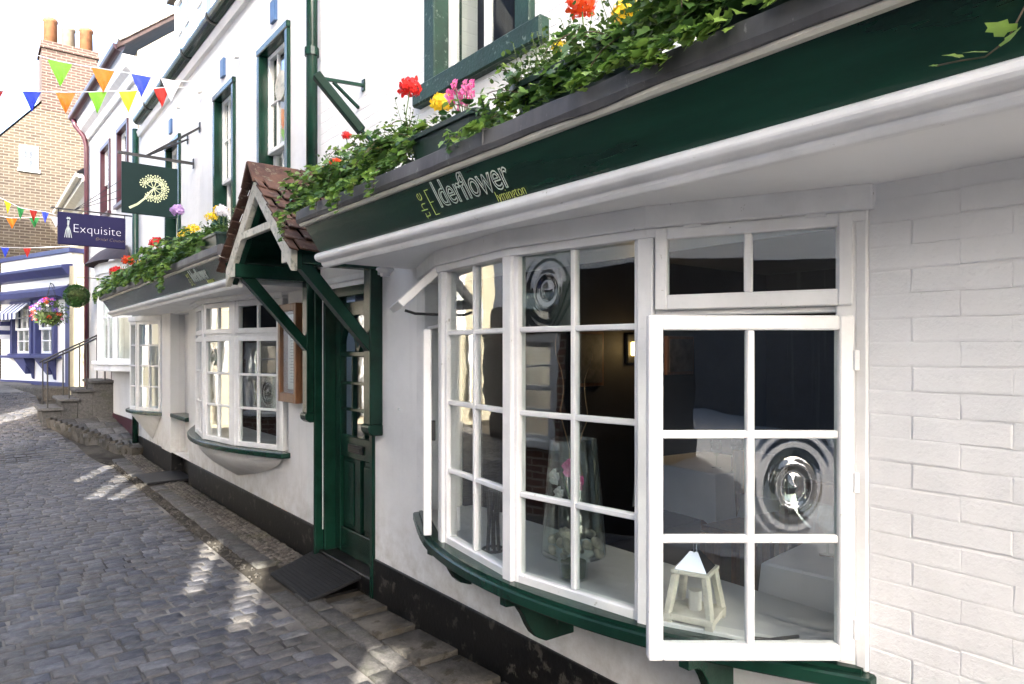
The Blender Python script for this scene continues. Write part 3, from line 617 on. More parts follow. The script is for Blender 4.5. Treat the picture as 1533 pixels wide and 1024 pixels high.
# door
dr = part('door', RS); T = -.10; s0, s1, z0, z1 = 4.14, 4.92, .14, 2.0
b = B(); b.box(4.10, 4.14, -.20, -.02, .02, 2.06); b.box(4.92, 4.96, -.20, -.02, .02, 2.06); b.box(4.10, 4.96, -.20, -.021, 2.03, 2.12); b.build('door_frame', 'green_gloss', dr, .006)
B().box(4.955, 4.985, -.10, .045, .0, 2.14).build('architrave', 'green_gloss', dr, .008); B().box(4.06, 4.105, -.10, .02, .0, 2.14).build('architrave', 'green_gloss', dr, .006)
b = B(); b.box(s0+.004, s0+.10, T-.045, T, z0, z1); b.box(s1-.10, s1-.004, T-.045, T, z0, z1); b.box(s0+.1, s1-.1, T-.045, T-.001, z0, z0+.19); b.box(s0+.1, s1-.1, T-.045, T-.001, .86, 1.02)
b.box((s0+s1)/2-.045, (s0+s1)/2+.045, T-.045, T-.0012, z0+.19, .86)
b.box(s0+.1, s1-.1, T-.045, T-.001, 1.60, 1.64); b.build('leaf_frame', 'green_gloss', dr, .006)
for a, c in ((s0+.1, (s0+s1)/2-.045), ((s0+s1)/2+.045, s1-.1)):
    b = B(); b.box(a, c, T-.035, T-.022, z0+.19, .86); b.box(a+.035, c-.035, T-.022, T-.008, z0+.225, .825); b.build('panel', 'green_gloss', dr, .008)
ga, gc = s0+.1, s1-.1
for i in (1, 2): B().box(ga+(gc-ga)*i/3-.011, ga+(gc-ga)*i/3+.011, T-.04, T-.004, 1.02, 1.60).build('glazing_bar', 'green_gloss', dr, .003)
for z in (1.213, 1.407): B().box(ga, gc, T-.039, T-.006, z-.011, z+.011).build('glazing_bar', 'green_gloss', dr, .003)
for i in range(3):
    for j in range(3): B().box(ga+(gc-ga)*i/3, ga+(gc-ga)*(i+1)/3, T-.026, T-.023, 1.02+.193*j, 1.02+.193*(j+1)).build('pane', 'glass_old', dr)
# arched head light above
cx0 = (s0+s1)/2; rad = (gc-ga)/2
arc = [(cx0+rad*math.cos(R(a)), 1.64+rad*.92*math.sin(R(a))) for a in range(0, 181, 12)]
outer = [(s1-.1, 1.64), (s1-.1, z1), (s0+.1, z1), (s0+.1, 1.64)]
B().prism(outer+arc[::-1][1:-1], T-.045, T-.0015, 't').build('arched_head', 'green_gloss', dr)
B().prism(arc, T-.026, T-.023, 't').build('pane', 'glass_old', dr)
for a in (60, 120): B().bar(W(cx0, T-.018, 1.64), W(cx0+rad*.9*math.cos(R(a)), T-.018, 1.64+rad*.84*math.sin(R(a))), .018, .03, (1, 0, 0)).build('glazing_bar', 'green_gloss', dr)
b = B(); b.box(4.43, 4.67, T, T+.012, .905, .965); b.box(4.45, 4.65, T+.012, T+.02, .918, .952); b.build('letter_box', 'black_metal', dr, .004)
B(XYZ).tube([W(4.20, T, 1.0), W(4.20, T+.05, 1.02), W(4.20, T+.05, 1.14), W(4.20, T, 1.16)], .008, 8).build('pull_handle', 'black_metal', dr, smooth=True)
B().box(4.08, 4.98, -.24, .01, .02, .138).build('threshold', 'black_paint', dr, .006)
B(XYZ).box(.24, 1.6, 3.98, 5.1, .02, .03).build('hall_floor', 'room_floor', dr); B(Fr(1.6, 0)).box(3.9, 5.2, -.02, 0, 0, 2.4).build('hall_wall', 'room_wall', dr)
# porch over the door
po = part('porch', RS); PC = 4.535
for s in (4.005, 5.045):
    B().box(s-.046, s+.046, -.01, .088, 1.17, 2.17).build('post', 'green_gloss', po, .006)
    B().prism([(0, 1.10), (.07, 1.10), (.10, 1.125), (.105, 1.155), (.10, 1.172), (0, 1.172)], s-.058, s+.058).build('post_foot', 'green_gloss', po, .006)
    B().box(s-.055, s+.055, -.02, .612, 2.165, 2.265).build('wall_plate', 'green_gloss', po, .006)
    B().box(s-.0535, s+.0535, .6125, .620, 2.167, 2.263).build('beam_end', 'cream_worn', po, .004)
    B().prism([(.085, 1.64), (.085, 1.74), (.46, 2.164), (.56, 2.164)], s-.038, s+.038).build('strut', 'green_gloss', po, .005)
hw_, ze, za = .66, 2.245, 2.80                     # half width, eave and apex heights
sl_ = math.atan2(za-ze, hw_)
for sg in (-1, 1):
    q = lambda d, k: (PC+sg*d*math.cos(sl_), za-d*math.sin(sl_)+k)   # along the slope
    L = hw_/math.cos(sl_)
    B().prism([q(0, -.03), q(L-.02, -.03), q(L-.02, -.15), q(.0, -.15)], .585, .625, 't').build('barge_board', 'cream_worn', po, .004)
    B().prism([q(0, -.035), q(L-.05, -.035), q(L-.05, -.155), q(.0, -.155)], .545, .584, 't').build('rafter', 'green_gloss', po, .004)
    for k in range(5): B().prism([q(.03+k*.165, -.022), q(.03+(k+1)*.165-.006, -.022), q(.03+(k+1)*.165-.006, -.034), q(.03+k*.165, -.034)], -.02, .5845, 't').build('roof_board', 'green_gloss', po)
    nrm = Vector((0, sg*math.sin(sl_), math.cos(sl_)))
    for r_ in range(7):
        d0 = L+.03-.115*(r_+1); d1 = d0+.165
        n_ = 5; off = .0 if r_ % 2 else -.07
        for c_ in range(n_+1):
            a0, a1 = off+c_*.137, off+(c_+1)*.137-.006; a0, a1 = max(a0, -.02)+random.uniform(0, .004), min(a1, .665)+random.uniform(-.004, .006)
            if a1-a0 < .02 or d0 < -.03: continue
            th = .013; lift = .022+random.uniform(0, .006); b = B(XYZ)
            pt = lambda d, t, h: Vector((-t, PC+sg*d*math.cos(sl_), za-d*math.sin(sl_)))+nrm*h
            d1j = d1+random.uniform(-.006, .006)
            v = [b.bm.verts.new(pt(d, t, h)) for d, h in ((d0, .004), (d1j, lift)) for t in (a0, a1) for h in (h-.0, h+th)]
            for f in ((0, 1, 3, 2), (4, 5, 7, 6), (0, 1, 5, 4), (2, 3, 7, 6), (0, 2, 6, 4), (1, 3, 7, 5)): b.bm.faces.new([v[i] for i in f])
            b.build('tile', 'clay_tile', po, .003)
for k in range(2):
    a0, a1 = -.02+k*.35, .325+k*.35
    B().prism([(PC-.13, za-.075), (PC-.012, za+.075), (PC+.012, za+.075), (PC+.13, za-.075), (PC+.115, za-.085), (PC, za+.055), (PC-.115, za-.085)], a0, a1, 't').build('ridge_tile', 'clay_tile', po, .005)
B().prism([(PC-.36, 2.405), (PC+.36, 2.405), (PC+.31, 2.455), (PC-.31, 2.455)], .59, .622, 't').build('collar_tie', 'cream_worn', po, .003)
B().box(3.95, 5.1, -.01, .035, 2.13, 2.17).build('head_moulding', 'white_gloss', po, .004)

# far bow window
Y0, L2 = 5.75, .66
a1_, a2_ = R(20), R(8)
Q = [(0, Y0)]
for a in (20, 8, -8, -20): Q.append((Q[-1][0]-L2*math.sin(R(a)), Q[-1][1]+L2*math.cos(R(a))))
QF = [Fr(*Q[i], a) for i, a in enumerate((-20, -8, 8, 20))]
b2 = part('bow_window', RS)
slab(B(), smooth_plan(Q, .07, .10), .745, .79, .02).build('sill', 'green_gloss', b2, .006)
slab(B(), offs(Q, .03, .03), 2.09, 2.14, .05).build('head_board', 'white_gloss', b2, .003)
slab(B(), offs(Q, .05, .05), 2.112, 2.1345, .05).build('head_moulding', 'white_gloss', b2, .003)
for i, (x, y) in enumerate(Q):
    f = Fr(x, y, (-20, -14, 0, 14, 20)[i]); o = .03 if i == 0 else -.03 if i == 4 else 0
    B(f).box(-.034+o, .034+o, -.075, .006, .79, 2.09).build('mullion', 'white_gloss', b2, .005)
for k in range(4):
    B(QF[k]).box(.03, L2-.03, -.07, -.014, 1.775, 1.80).build('transom', 'white_gloss', b2, .003)
    sash(QF[k], b2, .034, L2-.034, 1.80, 2.088, .006, 2, 1, .045, .022, .045); sash(QF[k], b2, .034, L2-.034, .792, 1.775, .006, 2, 3, .045, .022, .045, bull={0: ((0, 1),), 1: ((1, 2),)}.get(k, ()), glass='glass_old')
def corbel_under(P_, z1, z0, c, parent, k=1.0):                 # plaster bowl under a bow: plan shrinks to nothing downwards
    b = B(XYZ); prev = None; pts = smooth_plan(P_, .015, .0); n = 9
    for i in range(n+1):
        u = i/n; f = math.cos(u*math.pi/2)**k if k else 1-u
        ring = [b.bm.verts.new((.01+x*f, c+(y-c)*(f*.92+.08*(1-u)), z1+(z0-z1)*u)) for x, y in pts]
        if prev:
            for a in range(len(ring)-1): b.bm.faces.new((prev[a], prev[a+1], ring[a+1], ring[a]))
        prev = ring
    return b.build('bow_underside', 'render_white', parent, smooth=True)
corbel_under(Q, .746, .40, Q[2][1], b2)
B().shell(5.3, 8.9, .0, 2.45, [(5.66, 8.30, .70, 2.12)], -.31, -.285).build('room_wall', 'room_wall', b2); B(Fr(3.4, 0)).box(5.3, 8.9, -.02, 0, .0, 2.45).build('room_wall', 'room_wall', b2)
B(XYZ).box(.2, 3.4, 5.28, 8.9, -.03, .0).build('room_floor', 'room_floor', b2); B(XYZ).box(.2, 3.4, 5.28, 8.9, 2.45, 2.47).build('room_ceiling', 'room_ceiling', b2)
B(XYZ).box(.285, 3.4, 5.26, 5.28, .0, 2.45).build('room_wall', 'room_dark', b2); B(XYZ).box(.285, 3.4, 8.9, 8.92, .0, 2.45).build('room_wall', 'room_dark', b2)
slab(B(), offs(Q, -.06, -.06), .765, .795, .30).build('window_shelf', 'shelf_white', b2)
# little corner oriel next to the far downpipe
O3 = [(0, 10.50), (-.22, 11.0), (-.25, 11.35), (-.16, 11.62), (0, 11.82)]
o3 = part('oriel_window', RS)
slab(B(), smooth_plan(O3, .05, .06), .745, .785, .02).build('sill', 'green_gloss', o3, .006); slab(B(), offs(O3, .02, .02), 2.06, 2.134, .05).build('head_board', 'white_gloss', o3, .003)
for i in range(4):
    d = (O3[i+1][0]-O3[i][0], O3[i+1][1]-O3[i][1]); L3 = math.hypot(*d); fr = Fr(*O3[i], math.degrees(math.atan2(d[0], d[1])))
    sash(fr, o3, .01, L3-.01, .785, 2.062, .0, 2 if i == 0 else 1, 4, .05, .022, .05)
corbel_under(O3, .746, .34, 11.1, o3, 0)
B(XYZ).box(.9, .92, 10.2, 12.0, .3, 2.4).build('room_wall', 'room_wall', o3)
# ------------------------------------------------------------ neighbouring houses
TF = Fr(0, 12.2, -2.3)
TH = thing('townhouse', 'white town house with maroon window frames, maroon gutter and lead-roofed bow window', 'house', (0, 13.5, .2))
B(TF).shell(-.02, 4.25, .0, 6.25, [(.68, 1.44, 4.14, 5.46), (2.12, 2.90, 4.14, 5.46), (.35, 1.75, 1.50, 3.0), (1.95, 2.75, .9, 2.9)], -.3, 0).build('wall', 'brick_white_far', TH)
B(TF).box(0, 4.2, -.02, .012, -.1, .52).build('plinth', 'maroon_gloss', TH)
B(TF).prism([(-.02, 5.95), (.05, 5.95), (.09, 6.05), (.17, 6.12), (.22, 6.24), (.22, 6.30), (-.02, 6.30)], -.02, 4.3).build('cornice', 'white_gloss', TH)
b = B(TF); b.prism([(.27+.085*math.cos(R(a)), 6.40+.085*math.sin(R(a))) for a in range(170, 371, 20)], -.05, 4.35); b.build('gutter', 'maroon_gloss', TH)
pts = [TF(4.18, .27, 6.33), TF(4.18, .25, 6.2), TF(4.14, .10, 6.0), TF(4.12, .06, 5.8), TF(4.12, .06, .5)]
B(XYZ).tube(pts, .045, 10).build('downpipe', 'maroon_gloss', TH, smooth=True)
# gable end above the restaurant roof and the roof over it
b = B(XYZ)
v = [b.bm.verts.new((x, y, z)) for y in (12.17, 12.37) for x, z in ((.0, 4.4), (4, 4.4), (4, 9.9), (.0, 6.4))]
for f in ((0, 1, 2, 3), (4, 5, 6, 7), (0, 1, 5, 4), (1, 2, 6, 5), (2, 3, 7, 6), (3, 0, 4, 7)): b.bm.faces.new([v[i] for i in f])
b.build('gable_wall', 'cream_wall', TH)
b = B(XYZ); v = [b.bm.verts.new((x, y, z+dz)) for dz in (0, .09) for x, y, z in ((-.30, 12.07, 6.33), (4, 12.07, 10.0), (4, 16.7, 10.0), (-.45, 16.7, 6.33))]
for f in ((0, 1, 2, 3), (4, 5, 6, 7), (0, 1, 5, 4), (1, 2, 6, 5), (2, 3, 7, 6), (3, 0, 4, 7)): b.bm.faces.new([v[i] for i in f])
b.build('roof', 'maroon_tile', TH)
for i in range(24):                               # verge tiles seen edge on
    x = -.28+i*.13; zt_ = 6.36+(x+.30)*.853; B(XYZ).bar((x, 12.12, zt_+.085), (x+.15, 12.12, zt_+.085+.15*.80), .16, .05).build('verge_tile', 'cream_worn', TH, .008)
def house_window(par, fr, s0, s1, z0, z1, t, mt, cols, rows, wide=.08, split=True, sill=True, nm='sash_window', smt='white_gloss', bl='curtain'):
    p = part(nm, par); b = B(fr); b.box(s0-wide, s0, t-.15, t+.025, z0, z1); b.box(s1, s1+wide, t-.15, t+.025, z0, z1); b.box(s0-wide, s1+wide, t-.149, t+.03, z1, z1+wide); b.build('architrave', mt, p, .006)
    if sill: B(fr).box(s0-wide-.04, s1+wide+.04, t-.14, t+.06, z0-.07, z0).build('sill', mt, p, .006)
    zm = (z0+z1)/2
    if split: sash(fr, p, s0, s1, zm-.02, z1, t-.05, cols, rows, .05, .025, mt=smt); sash(fr, p, s0+.002, s1-.002, z0, zm+.02, t-.09, cols, rows, .05, .025, mt=smt)
    else: sash(fr, p, s0, s1, z0, z1, t-.05, cols, rows, .06, .03, mt=smt)
    B(fr).box(s0-.2, s1+.2, t-.75, t-.72, z0-.2, z1+.2).build('blind_or_dark_back', bl, p)
    return p
house_window(TH, TF, .70, 1.42, 4.18, 5.42, 0, 'maroon_gloss', 2, 2); house_window(TH, TF, 2.14, 2.88, 4.18, 5.42, 0, 'maroon_gloss', 2, 2)
# bow window of the town house with lead roof
B3 = [(0, 12.45), (-.25, 12.75), (-.36, 13.3), (-.36, 13.75), (-.06, 14.15)]
b3 = part('bow_window', TH)
slab(B(), offs(B3, .05, .02), 1.30, 1.40, .0).build('sill', 'white_gloss', b3, .01); slab(B(), offs(B3, .09, .02), 1.40, 1.46, .0).build('sill_moulding', 'white_gloss', b3, .01)
slab(B(), offs(B3, .04, .02), 2.92, 3.10, .0).build('head_board', 'white_gloss', b3, .006)
for i in range(4):
    d = (B3[i+1][0]-B3[i][0], B3[i+1][1]-B3[i][1]); L3 = math.hypot(*d); fr = Fr(*B3[i], math.degrees(math.atan2(d[0], d[1])))
    sash(fr, b3, .01, L3-.01, 1.46, 2.92, .0, 1 if L3 < .42 else 2, 2, .05, .025, .05)
    B(fr).box(.0, L3, -.16, -.15, 1.46, 2.92).build('net_curtain', 'curtain', b3)
b = B(XYZ); prev = None
for u in range(6):
    f = 1.15-.7*(u/5); ring = [b.bm.verts.new((x*f-.08*(1-u/5)-.02, 13.3+(y-13.3)*f, 3.10+.30*math.sin(u/5*1.5))) for x, y in smooth_plan(B3, .02, 0, 4)]
    if prev: [b.bm.faces.new((prev[a], prev[a+1], ring[a+1], ring[a])) for a in range(len(ring)-1)]
    prev = ring
b.build('lead_roof', 'maroon_tile', b3, smooth=True)
# front door in the town house and stone steps with iron railings
d3 = part('front_door', TH); B(TF).box(1.98, 2.72, -.16, -.12, .95, 2.86).build('door_leaf', 'maroon_gloss', d3, .01)
st = part('entrance_steps', TH)
stp = [(-1.18, .66), (-.90, .81), (-.66, .96), (-.43, 1.11)]
for i, (x, z) in enumerate(stp):
    x1 = stp[i+1][0]+.02 if i < 3 else .02
    B(XYZ).box(x+.05, stp[i+1][0]+.049 if i < 3 else .02, 14.04-.003*(i % 2), 15.1, .1, z-.0555).build('riser', 'step_stone', st, .01)
    B(XYZ).box(x, x1+.06 if i < 3 else -.03, 14.0, 15.15, z-.055, z).build('tread', 'step_stone', st, .012)
rl = part('railing', TH)
for yy in (14.06, 15.05):
    zt = lambda x: 1.46+(x+1.05)*.55
    for x, z in ((-1.05, .66), (-.74, .81), (-.48, .96), (-.20, 1.11)): B(XYZ).tube([(x, yy, z), (x, yy, zt(x))], .013, 6).build('baluster', 'black_metal', rl)
    B(XYZ).tube([(-1.10, yy, zt(-1.12)), (-1.05, yy, zt(-1.05)), (-.15, yy, zt(-.15)), (-.06, yy, zt(-.12))], .016, 8).build('handrail', 'black_metal', rl, smooth=True)
# raised stone platform beside the steps
pf = tag(B(XYZ).prism([(.0, 11.75), (-.16, 11.72), (-.34, 12.0), (-.66, 12.9), (-1.02, 14.0), (-1.05, 14.3), (.0, 14.3)], -.1, .20, 'z').build('platform_core', 'concrete_base'), 'low stone platform beside the entrance steps of the white town house', 'platform')
pf.name = 'stone_platform'
for v in pf.data.vertices:
    if v.co.z > 0: v.co.z = .155+.13*max(0, v.co.y-11.75)
for i in range(15):                               # edging stones
    y = 11.86+i*.15; x = -.16-.40*(y-11.75)+.03 if y < 13.9 else -1.0
    link('edging_stone', cm[i % 4], pf, (x, y, .02+gz(y)+.0), (0, R(78), R(-22)+random.uniform(-.06, .06)), (.75, .60, 1.2))
for j in range(5):
    for i in range(3):
        y = 12.1+j*.44; xm = -.25-.38*(y-11.9); wv = -xm/3
        if wv > .08: link('flagstone', random.choice(fm), pf, (xm+wv*(i+.5), y+random.uniform(-.03, .03), .15+.13*(y-11.75)), (R(7), 0, random.uniform(-.05, .05)), (wv/.4*.96, 3.5, 1))
# cream cottage beyond
CC = thing('cream_cottage', 'cream cottage with coved eaves behind the blue shop', 'house', (0, 18.5, .8))
B(Fr(.02, 0)).shell(16.75, 21.8, .6, 5.3, [], -.3, 0).build('wall', 'cream_wall', CC)
B(Fr(.02, 0)).prism([(0, 4.95), (.06, 4.98), (.12, 5.10), (.27, 5.18), (.27, 5.28), (0, 5.3)], 16.7, 21.8).build('eaves_cove', 'cream_moulding', CC)
b = B(Fr(.02, 0)); b.prism([(.32+.07*math.cos(R(a)), 5.33+.07*math.sin(R(a))) for a in range(170, 371, 20)], 16.8, 21.9); b.build('gutter', 'cream_moulding', CC)
B(XYZ).quad(Vector((-.35, 16.7, 5.36)), Vector((3, 16.7, 8)), Vector((3, 21.9, 8)), Vector((-.35, 21.9, 5.36))).build('roof', 'maroon_tile', CC)
CE = Fr(-.44, 17.02, 92)
B(CE).box(-.02, 1.4, -.2, 0, .6, 3.4).build('porch_wall', 'cream_wall', CC)
B(CE).prism([(.02, .8), (.42, .8), (.42, 2.2), (.36, 2.42), (.22, 2.5), (.08, 2.42), (.02, 2.2)], .0, .02, 't').build('door_surround', 'cream_moulding', CC)
B(CE).box(.12, .33, .02, .03, 1.2, 2.2).build('door_panel', 'blue_gloss', CC, .004)
B(CE).prism([(-.05, 3.02), (.80, 3.02), (.80, 3.10), (.1, 3.12)], -.1, .5, 't').build('canopy', 'lead', CC); B(CE).prism([(.1, 2.94), (.75, 2.94), (.7, 3.02), (.12, 3.02)], -.05, .42, 't').build('canopy_moulding', 'cream_moulding', CC)
B(XYZ).bar(CE(.02, .04, 3.70), CE(.30, .04, 3.36), .1, .05).build('brace', 'cream_moulding', CC)
# blue-trimmed shop
SF = Fr(-.44, 17.0, -19)
SH = thing('blue_trimmed_shop', 'small white shop with violet-blue cornices, window frames and corner pilaster', 'shop', (-.9, 18.5, .85))
B(SF).shell(0, 3.3, .85, 3.72, [(.62, 1.40, 1.55, 2.68), (1.66, 2.56, 1.55, 2.68)], -.25, 0).build('wall', 'pale_wall', SH)
B(SF).box(-.06, .12, -.1, .05, .85, 2.95).build('pilaster', 'blue_gloss', SH, .01)
B(SF).box(-.02, 3.3, -.05, .02, .86, .96).build('plinth_band', 'blue_gloss', SH, .004)
B(SF).box(-.05, 3.35, -.3, .04, 3.70, 3.80).build('parapet_coping', 'blue_gloss', SH, .01)
B(SF).prism([(0, 3.18), (.10, 3.22), (.22, 3.36), (.22, 3.42), (0, 3.46)], -.12, 3.4).build('cornice', 'blue_gloss', SH, .006)
B(SF).prism([(0, 2.72), (.28, 2.78), (.30, 2.90), (0, 3.02)], -.02, 3.4).build('window_head', 'blue_gloss', SH, .006)
for s0, s1 in ((.64, 1.38), (1.68, 2.54)):
    house_window(SH, SF, s0, s1, 1.57, 2.66, .06, 'blue_gloss', 3 if s1 > 2 else 2, 2, .10)
B(SF).box(.36, 2.86, -.02, .24, 1.47, 1.53).build('sill', 'blue_gloss', SH, .006)
for s in (.95, 1.95): B(SF).prism([(0, 1.0), (.04, 1.02), (.08, 1.2), (.18, 1.36), (.22, 1.47), (0, 1.47)], s-.35, s-.30).build('sill_bracket', 'blue_gloss', SH, .004); B(SF).prism([(s-.33+.0, 1.47), (s+.33, 1.47), (s-.28, 1.12)], .0, .16, 't').build('sill_corbel', 'blue_gloss', SH)
aw = part('striped_awning', SH)
for i in range(9):
    s = 1.72+i*.1; B(SF).prism([(.04, 2.74), (.34, 2.46), (.34, 2.33), (.325, 2.33), (.325, 2.45), (.04, 2.715)], s, s+.1).build('stripe', 'blue_gloss' if i % 2 else 'sign_white', aw)
for i in range(5): B(SF).box(2.62, 2.64, .05, .33-.02*i, 1.9+i*.1, 2.0+i*.1).build('side_stripe', 'blue_gloss' if i % 2 else 'sign_white', aw)
b = B(XYZ); y0_ = 17.3
B(SF).box(-.1, 3.4, 0, .55, .6, .88).build('kerb_stones', 'pebble', SH, .02)
# brick house with chimney
BH = thing('brick_house', 'tall yellow brick gable with a big red brick chimney and small white window', 'house', (0, 22.2, .9))
b = B(lambda s, t, z: Vector((s, 22.0-t, z)))
out = [(-5.5, .5), (5, .5), (5, 3.5), (.05, 9.0), (-5.5, 2.3)]
hole = [(-1.06, 6.37), (-.70, 6.37), (-.70, 7.0), (-1.06, 7.0)]
for t_ in (0, -.35):
    vs_ = [b.bm.verts.new(b.f(s, t_, z)) for s, z in out+hole]
    for tri in tessellate_polygon([[Vector((*p_, 0)) for p_ in out], [Vector((*p_, 0)) for p_ in hole]]): b.bm.faces.new([vs_[i] for i in tri])
for pl_ in (out, hole):
    for i in range(len(pl_)): a, c = pl_[i], pl_[(i+1) % len(pl_)]; b.quad(b.f(*a[:1], 0, a[1]), b.f(c[0], 0, c[1]), b.f(c[0], -.35, c[1]), b.f(a[0], -.35, a[1]))
bmesh.ops.remove_doubles(b.bm, verts=b.bm.verts, dist=1e-5); b.build('gable_wall', 'stock_brick', BH)
HF = Fr(0, 22.0, 90)
HF.n = (0, -1); HF.u = (1, 0)
house_window(BH, HF, -1.04, -.72, 6.40, 6.98, .0, 'white_gloss', 2, 2, .045, False, nm='gable_window', bl='room_dark')  # dark sheet instead of a blind, stands for the unlit room
B(HF).box(.13, .40, -.02, .012, 5.9, 6.25).build('white_plaque', 'render_white', BH)
b = B(HF); b.box(-.60, .68, -1.0, .012, 8.05, 9.70); b.build('chimney_stack', 'red_brick', BH)
B(HF).box(-.64, .72, -1.04, .06, 9.70, 9.78).build('chimney_course', 'red_brick', BH); B(HF).box(-.62, .70, -1.02, .04, 9.78, 9.9).build('chimney_cap', 'red_brick', BH)
for x, h, mt in ((-.38, .75, 'terracotta'), (.03, .62, 'pot_pale'), (.45, .72, 'terracotta')):
    B(XYZ).lathe([(.0, 0), (.17, 0), (.155, h*.85), (.175, h*.87), (.175, h*.95), (.15, h), (.12, h), (.11, h*.5), (0, h*.5)], (x, 22.35, 9.9), 16).build('chimney_pot', mt, BH, smooth=True)
b = B(XYZ)
for x0, z0, x1, z1 in ((-5.7, 2.15, .05, 9.08), (5.2, 3.3, .05, 9.08)): b.quad(Vector((x0, 22.02, z0)), Vector((x1, 22.02, z1)), Vector((x1, 28, z1)), Vector((x0, 28, z0)))
b.build('roof', 'clay_tile', BH)
# unseen far side of the lane, shaped to shade it and pass sun streaks
OX = -3.8
OP = thing('opposite_shade_building', 'tall pale building across the lane, shaped to shade it and cast sun streaks, seen only in reflections', 'building', (OX-.2, 0, 0))
def sun_hit(x, y, z=0):
    k = (OX-x)/sd.x; return (y+sd.y*k, z+sd.z*k)
streak = [((-.50, 11.2), (-1.04, 10.06), .17), ((-.47, 10.2), (-1.02, 8.79), .19), ((-.42, 9.41), (-.86, 8.57), .17), ((-.44, 6.19), (-.90, 4.98), .15), ((-.36, 5.34), (-.83, 4.16), .16), ((-.26, 3.36), (-.56, 3.06), .20), ((-.62, 5.75), (-1.02, 5.68), .09), ((-.60, 9.65), (-1.2, 9.6), .10)]
holes = []  # slits traced back along the sun so they cast these ground streaks
for (x0, y0), (x1, y1), wd in streak:
    d = Vector((x1-x0, y1-y0)).normalized(); nn = Vector((-d.y, d.x))*wd/2
    holes.append([sun_hit(x0+nn.x*k0, y0+nn.y*k0) if e == 0 else sun_hit(x1+nn.x*k0, y1+nn.y*k0) for e, k0 in ((0, 1), (1, .75), (1, -.75), (0, -1))])
outl = [(-6.4, 1.9), (11.6, 1.9), (11.6, 10.2), (7.5, 10.2), (7.5, 9.0), (-.3, 9.0), (-.3, 7.9), (-6.4, 7.9)]  # wall outline sized to shade the facade and leave bounce light in
b = B(XYZ); th = .12; sh = sd*(th/abs(sd.x)); fb = []
for k in (0, 1):
    loops = [[Vector((OX-th*k, y, z)) for y, z in outl]]+[[Vector((OX, y, z))+sh*k for y, z in h] for h in holes]
    flat = [v for lp in loops for v in lp]; vv = [b.bm.verts.new(v) for v in flat]; fb.append(vv)
    for tri in tessellate_polygon([[Vector((v.y, v.z, 0)) for v in lp] for lp in loops]): b.bm.faces.new([vv[i] for i in tri])
i0 = 0
for n_ in [len(outl)]+[4]*len(holes):
    for i in range(n_): b.bm.faces.new((fb[0][i0+i], fb[0][i0+(i+1) % n_], fb[1][i0+(i+1) % n_], fb[1][i0+i]))
    i0 += n_
b.build('slit_shade_wall', 'pale_wall', OP)
OF = Fr(OX, 0, 180)
OF.u = (0, 1); OF.n = (1, 0)
B(OF).shell(-6.4, 11.6, -.1, 1.9, [(-3.2, -1.9, .7, 1.8), (1.6, 2.6, .1, 1.88), (4.2, 5.6, .7, 1.8), (7.4, 8.6, .7, 1.8)], -.14, .004).build('lower_wall', 'opp_brick', OP)
for s0, s1, z0, z1 in ((-3.2, -1.9, .7, 1.8), (4.2, 5.6, .7, 1.8), (7.4, 8.6, .7, 1.8)): house_window(OP, OF, s0+.08, s1-.08, z0+.07, z1-.08, 0, 'white_gloss', 3, 2, .08, nm='shop_window')
B(OF).box(1.62, 2.58, -.12, -.06, .1, 1.86).build('door_leaf', 'blue_gloss', OP, .01)
for a, c_ in ((-6.4, 1.58), (2.62, 11.6)): B(OF).box(a, c_, .005, .06, 1.82, 2.40).build('reflect_dark_board', 'reflect_dark', OP, .01)  # added dark boards, keep the reflections in the bow panes dark
for a, c_ in ((-6.4, -3.3), (-1.8, 1.5), (2.7, 4.1), (5.7, 7.3), (8.7, 11.6)): B(OF).box(a, c_, .005, .04, 0, 1.815).build('reflect_dark_panel', 'reflect_dark', OP, .01)  # added dark panels for the lower panes to reflect
for a, c_, z0, z1 in ((-6.3, -.5, 6.0, 7.85), (-.2, 7.4, 5.7, 8.95), (7.6, 11.5, 5.7, 10.15)): B(OF).box(a, c_, .002, .06, z0, z1).build('reflect_dark_cladding', 'slate', OP, .01)  # added dark cladding, darkens what the upper window reflects
BX = Fr(0, 13.0, 90); BX.u = (1, 0); BX.n = (0, -1)
OB = thing('yellow_cottage', 'sunlit cream cottage with a blue door round the bend, seen in reflections', 'house', (-6.2, 13.2, .3))
B(BX).shell(-10, -3.57, 0, 5.4, [(-5.2, -4.5, 1.3, 2.6), (-6.6, -5.75, .3, 2.4)], -.25, 0).build('wall', 'cream_wall', OB)
house_window(OB, BX, -5.14, -4.56, 1.36, 2.54, 0, 'blue_gloss', 2, 2); B(BX).box(-6.58, -5.77, -.1, -.05, .3, 2.38).build('door_leaf', 'blue_gloss', OB, .01)
B(XYZ).tube([BX(-4.0, .07, .3), BX(-4.0, .07, 5.2)], .05, 8).build('downpipe', 'white_gloss', OB); B(BX).box(-10, -3.5, -.3, .15, 5.4, 5.55).build('eaves', 'blue_gloss', OB)
B(Fr(-3.57, 0)).box(13.0, 17.3, -.2, 0, 0, 7.6).build('shade_side_wall', 'pale_wall', OB); OBf = OB  # side wall raised above the eaves to keep the blue shop shaded
B(XYZ).quad(Vector((-10, 12.9, 5.5)), Vector((-3.6, 12.9, 5.5)), Vector((-3.6, 18, 8)), Vector((-10, 18, 8))).build('roof', 'clay_tile', OB)

yw = tag(B(Fr(0, -12, 90)).box(-18, -.3, -.15, .15, 0, 2.4).build('dark_reflection_wall', 'slate'), 'added dark wall behind the viewer, there for the panes to reflect', 'wall')  # added unseen, gives the casement panes something dark to reflect
